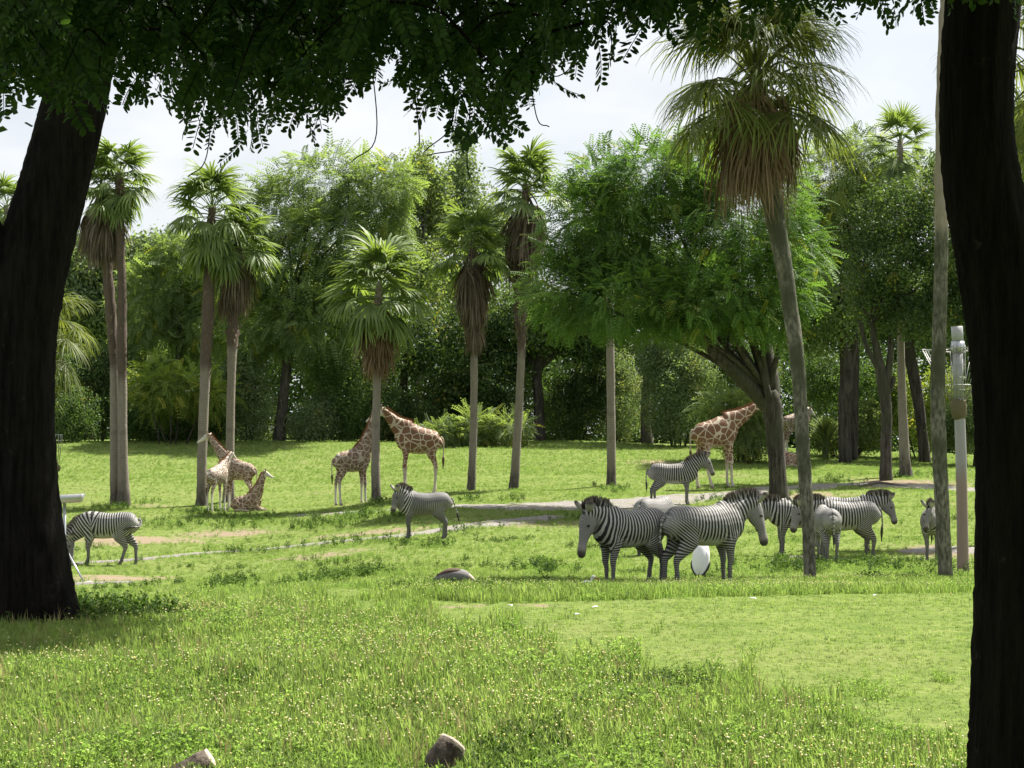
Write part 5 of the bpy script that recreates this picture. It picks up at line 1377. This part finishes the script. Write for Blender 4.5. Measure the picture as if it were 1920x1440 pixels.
def bird():
    g = onground(1315, 35.0)
    r = empty('wading_bird', g, R(70), 1.2); tag(r, 'tall white wading bird seen from behind under the front zebra', 'bird')
    mb = MB(); mb.tube([(-.13, 0, .10, .03, .03), (-.10, 0, .16, .085, .075), (-.03, 0, .30, .125, .12), (.02, 0, .42, .118, .115), (.06, 0, .51, .09, .09), (.08, 0, .555, .05, .05)], 14, ymode=True, sub=4)
    mb.build('body', WHITE_F, r)
    mb = MB(); mb.tube([(.07, 0, .50, .06), (.13, 0, .575, .045), (.16, 0, .59, .042), (.20, 0, .575, .034), (.22, 0, .56, .015)], 10, sub=3, ymode=True)
    h = mb.build('head', GREY_SKIN, r); MB().tube([(.21, 0, .57, .02), (.30, 0, .50, .013), (.36, 0, .42, .004)], 7, sub=3, ymode=True).build('bill', GREY_SKIN, h)
    for s in (1, -1):
        MB().tube([(-.165, s * .05, .08, .008, .018), (-.13, s * .105, .15, .012, .024), (-.09, s * .14, .23, .010, .022), (-.05, s * .145, .30, .003, .01)], 8, ymode=True, sub=3).build('wing_edge', BLACK_F, r)
        MB().tube([(-.15, s * .02, .09, .02, .012), (-.12, s * .05, .17, .055, .03), (-.075, s * .065, .28, .07, .045), (-.03, s * .065, .40, .066, .05), (.01, s * .05, .48, .04, .03)], 10, ymode=True, sub=3).build('wing', WHITE_F, r)
        MB().tube([(.02, s * .05, .2, .016), (.01, s * .05, .12, .011), (.015, s * .05, .0, .010), (.06, s * .05, -.01, .008)], 6, sub=2).build('leg', GREY_SKIN, r)
    g = onground(851, 25.6)
    r = empty('goose', g, R(-4)); tag(r, 'brown and grey goose feeding low in the grass left of the zebras', 'bird')
    MB().tube([(-.26, 0, .10, .03, .025), (-.18, 0, .125, .085, .065), (-.02, 0, .15, .125, .10), (.12, 0, .145, .105, .095), (.20, 0, .12, .06, .06)], 14, ymode=True, sub=4).build('body', GREY_F, r)
    MB().tube([(-.22, 0, .155, .05, .022), (-.08, 0, .205, .095, .045), (.05, 0, .222, .085, .035), (.13, 0, .21, .05, .02)], 12, ymode=True, sub=4).build('back', BROWN_F, r)
    MB().tube([(.14, 0, .17, .065, .06), (.22, 0, .13, .045, .04), (.28, 0, .075, .03, .03), (.31, 0, .045, .035, .035), (.35, 0, .03, .02, .02)], 10, ymode=True, sub=3).build('neck', BUFF_F, r)
    MB().tube([(-.2, 0, .12, .06, .03), (-.3, 0, .085, .035, .015), (-.34, 0, .07, .015, .008)], 8, ymode=True, sub=2).build('tail', BLACK_F, r)
    for s in (1, -1): MB().tube([(.02, s * .04, .08, .012), (.02, s * .04, -.01, .01)], 6).build('leg', BUFF_F, r)
    g = onground(1100, 29)
    r = empty('ibis', g, R(-15), .78); tag(r, 'small white bird with a red bill peeping over the clover left of the zebras', 'bird')
    MB().tube([(-.16, 0, .10, .02), (-.08, 0, .12, .06), (.02, 0, .14, .07), (.09, 0, .16, .03)], 12, ymode=True, sub=3).build('body', WHITE_F, r)
    MB().tube([(.06, 0, .16, .03), (.10, 0, .22, .02), (.11, 0, .265, .022), (.125, 0, .28, .032), (.15, 0, .275, .026), (.165, 0, .27, .012)], 10, ymode=True, sub=3).build('head', WHITE_F, r)
    MB().tube([(.155, 0, .272, .014), (.22, 0, .24, .009), (.26, 0, .19, .004)], 6, ymode=True, sub=3).build('bill', RED_B, r)
    for s in (1, -1): MB().tube([(.0, s * .03, .09, .008), (.0, s * .03, -.01, .006)], 5).build('leg', RED_B, r)
bird()
rng = np.random.default_rng(31)
for (X, Y, lab) in [(956, 1143, 'white feather at the lawn edge between the goose and the small white bird'), (1116, 1146, 'white feather on the lawn just below the small white bird'), (1082, 1160, 'white feather lowest down on the cropped lawn'),
        (1412, 1129, 'white feather on the lawn below the front zebra that faces right'), (1640, 1123, 'white feather on the lawn between the leaning and the tall palm stems')]:
    g = G(X, Y); L = .042
    mb = MB(); a = rng.uniform(0, 6)
    mb.tube([(-L, 0, 0, .002, .001), (-L * .5, 0, .012, .018, .006), (L * .4, .005, .018, .022, .006), (L, .01, .01, .003, .002)], 6, ymode=True, sub=3)
    o = mb.build('feather', WHITE_F); o.location = g + np.array([0, 0, .03]); o.rotation_euler = (0, 0, a)
    tag(o, lab, 'feather', 'white feathers on the lawn')

def feeder_pole():
    d = 39.5; b = onground(1805, d); r = empty('feeder_pole', b)
    tag(r, 'stained steel pole with a conical wire hay rack right of the tall palm stem', 'feeder pole')
    def w_(pts): return wpath(pts, d, b)
    t = w_([(1806, 1075, 23), (1804, 960, 21), (1802, 860, 21), (1799, 775, 20), (1797, 735, 19)]); t[0][2] = -.2
    k = NT('stained_pole'); n1 = k.noise(2, 4, stretch=(3, 3, .6))
    up_ = k.n('SeparateXYZ'); k.l(k.n('TexCoord').outputs['Object'], up_.inputs[0])
    c = k.mix(k.sm(k.math('ADD', up_.outputs['Z'], k.math('MULTIPLY', n1, .5)), 2.0, 2.6), k.mix(n1, (0.19, 0.135, 0.125), (0.28, 0.21, 0.19)), k.mix(n1, (0.22, 0.21, 0.22), (0.34, 0.33, 0.35)))
    SP = k.end(k.pbr(c, .6, .3))
    MB().tube(t, 16, sub=4).build('pole', SP, r)
    MB().tube(w_([(1797, 745, 20), (1796, 655, 20)]), 16).build('upper_pipe', PALE_METAL, r)
    MB().tube(w_([(1796, 660, 26), (1796, 640, 25)]), 16).build('band', METAL, r)
    MB().tube(w_([(1796, 642, 22), (1794, 612, 22)]), 16).build('cap_pipe', PALE_METAL, r)
    MB().tube(w_([(1800, 785, 22), (1798, 775, 29), (1797, 752, 30), (1797, 749, 24)]), 16, sub=2).build('collar', RUST, r)
    top = P(1796, 656, d) - b; low = P(1797, 750, d) - b; R0, R1 = .72, .17
    mb = MB(); a = np.linspace(0, 2 * pi, 25)
    mb.tube([[top[0] + cos(q) * R0, top[1] + sin(q) * R0, top[2] + .02 * sin(3 * q), .011] for q in a], 5, cap=False).build('wire_ring', WIRE, r)
    for f_ in (.35, .7):
        p = top + (low - top) * f_; rr = R0 + (R1 - R0) * f_
        if f_ > .5: MB().tube([[p[0] + cos(q) * rr, p[1] + sin(q) * rr, p[2], .006] for q in a], 4, cap=False).build('wire_ring', WIRE, r)
    for i in range(20):
        q = i * 2 * pi / 20
        MB().tube([[top[0] + cos(q) * R0, top[1] + sin(q) * R0, top[2], .007], [low[0] + cos(q) * R1, low[1] + sin(q) * R1, low[2], .007]], 4).build('wire_rod', WIRE, r)
    for i in range(10):
        q = i * 2 * pi / 10
        MB().tube([[top[0] + cos(q) * .15, top[1] + sin(q) * .15, top[2] + .1, .006], [low[0] + cos(q) * .15, low[1] + sin(q) * .15, low[2], .006]], 4).build('cage_bar', WIRE, r)
    for f_ in (.05, .3, .55, .8):
        p = top + (low - top) * f_
        MB().tube([[p[0] + cos(q) * .152, p[1] + sin(q) * .152, p[2], .006] for q in a], 4, cap=False).build('cage_hoop', WIRE, r)
    for i in range(6):
        q = i * pi / 3
        MB().tube([[top[0] + cos(q) * .12, top[1] + sin(q) * .12, top[2], .009], [top[0] + cos(q) * R0, top[1] + sin(q) * R0, top[2], .009]], 4).build('spoke', WIRE, r)
feeder_pole()
def trough():
    d = 44.0; b = onground(122, d); r = empty('feed_trough', b)
    tag(r, 'raised galvanised trough on a post beside the left black trunk', 'feed trough')
    def L(X, Y, dd=0): return P(X, Y, d + dd) - b
    a, e = L(20, 938), L(153, 930); c = (a + e) / 2
    ln = np.linalg.norm(e - a); dx = unit(e - a)
    mb = MB()
    prof = [(-.19, .0), (-.12, -.19), (.12, -.19), (.19, .0), (.17, .0), (.11, -.165), (-.11, -.165), (-.17, .0)]
    V = []
    for s in (-1, 1):
        for (yy, zz) in prof: V.append(c + dx * s * ln / 2 * (1 + .06 * (zz + .19) / .19) + np.array([0, yy, zz + .05]))
    n = len(prof)
    q = [[i, (i + 1) % n, n + (i + 1) % n, n + i] for i in range(n)]
    ends = [[0, 3, 2, 1], [n, n + 1, n + 2, n + 3]]
    mb.add(V, q + ends); mb.build('tray', METAL, r, False)
    p = L(121, 943); MB().tube([[*p, .035], [p[0] + .01, p[1], -.1, .04]], 10).build('post', METAL, r)
    MB().tube([[*(L(124, 1030)), .022], [*(L(157, 1091, -.6)), .022]], 8).build('brace', METAL, r)
    MB().tube([[*(L(118, 1030)), .022], [*(L(86, 1091, -.6)), .022]], 8).build('brace', METAL, r)
    MB().box(L(154, 1093, -.6) + np.array([0, 0, .01]), (.5, .22, .05)).build('foot_slab', PALE_METAL, r, False)
    d2 = 74; b = onground(96, d2); r = empty('hay_cage', b)
    tag(r, 'small wire hay cage on hanging rods at the edge of the left black trunk', 'hay feeder')
    def L(X, Y): return P(X, Y, d2) - b
    c = L(104, 815); c2 = L(104, 838)
    for f_ in (0, .5, 1):
        p = c + (c2 - c) * f_
        MB().tube([[p[0] + cos(q) * .26, p[1] + sin(q) * .26, p[2], .012] for q in np.linspace(0, 2 * pi, 17)], 4, cap=False).build('hoop', WIRE, r)
    for i in range(14):
        q = i * 2 * pi / 14
        MB().tube([[c[0] + cos(q) * .26, c[1] + sin(q) * .26, c[2], .009], [c2[0] + cos(q) * .26, c2[1] + sin(q) * .26, c2[2], .009]], 4).build('bar', WIRE, r)
    for X0, X1 in ((101, 102), (106, 105), (110, 107), (114, 108)): MB().tube([[*L(X0, 838), .013], [*L(X1, 890), .013]], 5).build('rod', GREY_SKIN, r)
    MB().ball(L(109, 878), (.10, .09, .13), 10, 7).build('hay_bundle', RUST, r)
    MB().tube([[*L(92, 812), .05], [L(92, 812)[0], 0, -.2, .05]], 8).build('post', METAL, r)
    MB().tube([[*L(92, 818), .02], [*L(104, 818), .02]], 6).build('bracket', METAL, r)
trough()
LOGB = bark_mat('log_bark', (0.06, 0.048, 0.038), (0.19, 0.155, 0.125), (1, 1, 1), .9, .03, scale=14)
k = NT('cut_wood'); n1 = k.noise(9, 5, rough=.7)
CUT = k.end(k.pbr(k.mix(k.sm(n1, .3, .7), (0.32, 0.25, 0.20), (0.58, 0.50, 0.42)), .9, .15, k.bump(n1, .9, .02)))
def log(label, pts, cutr, mat_=LOGB, nm='log', cutn=None):
    rng = np.random.default_rng(len(label))
    r = empty(nm, pts[0][:3]); b = np.array(pts[0][:3]); tag(r, label, 'log')
    t = catmull(np.array([[*(np.array(p[:3]) - b), p[3]] for p in pts]), 5)
    MB().tube(t, 18, rough=.06, rng=rng, flute=.06).build('bark', mat_, r)
    if cutr:
        e = t[-1, :3]; dv = unit(t[-1, :3] - t[-2, :3])
        MB().tube([[*(e - dv * .015), t[-1, 3] * cutr], [*(e + dv * .012), t[-1, 3] * cutr * .97], [*(e + dv * .02), t[-1, 3] * cutr * .6]], 18, rough=.03, rng=rng).build('cut_face', CUT, r)
def lp(X, Y, d, r_): return (*P(X, Y, d), r_)
log('grey sawn log end rising at the bottom edge, left one of two', [lp(200, 1560, 10.5, .10), lp(300, 1488, 10.55, .096), lp(398, 1434, 10.6, .098)], .97)
log('pale weathered log end poking up from the clover at the bottom edge', [lp(800, 1500, 10.5, .075), lp(822, 1436, 10.55, .085), lp(848, 1394, 10.6, .078)], 1.02)
g = [G(1612, 913), G(1640, 909), G(1672, 910), G(1700, 913)]
log('dark weathered driftwood lying on bare earth below the oak', [(*(q + [0, 0, z]), r_) for q, z, r_ in zip(g, (.0, .04, .03, .0), (.04, .09, .07, .03))], 0, LOGB, 'driftwood')
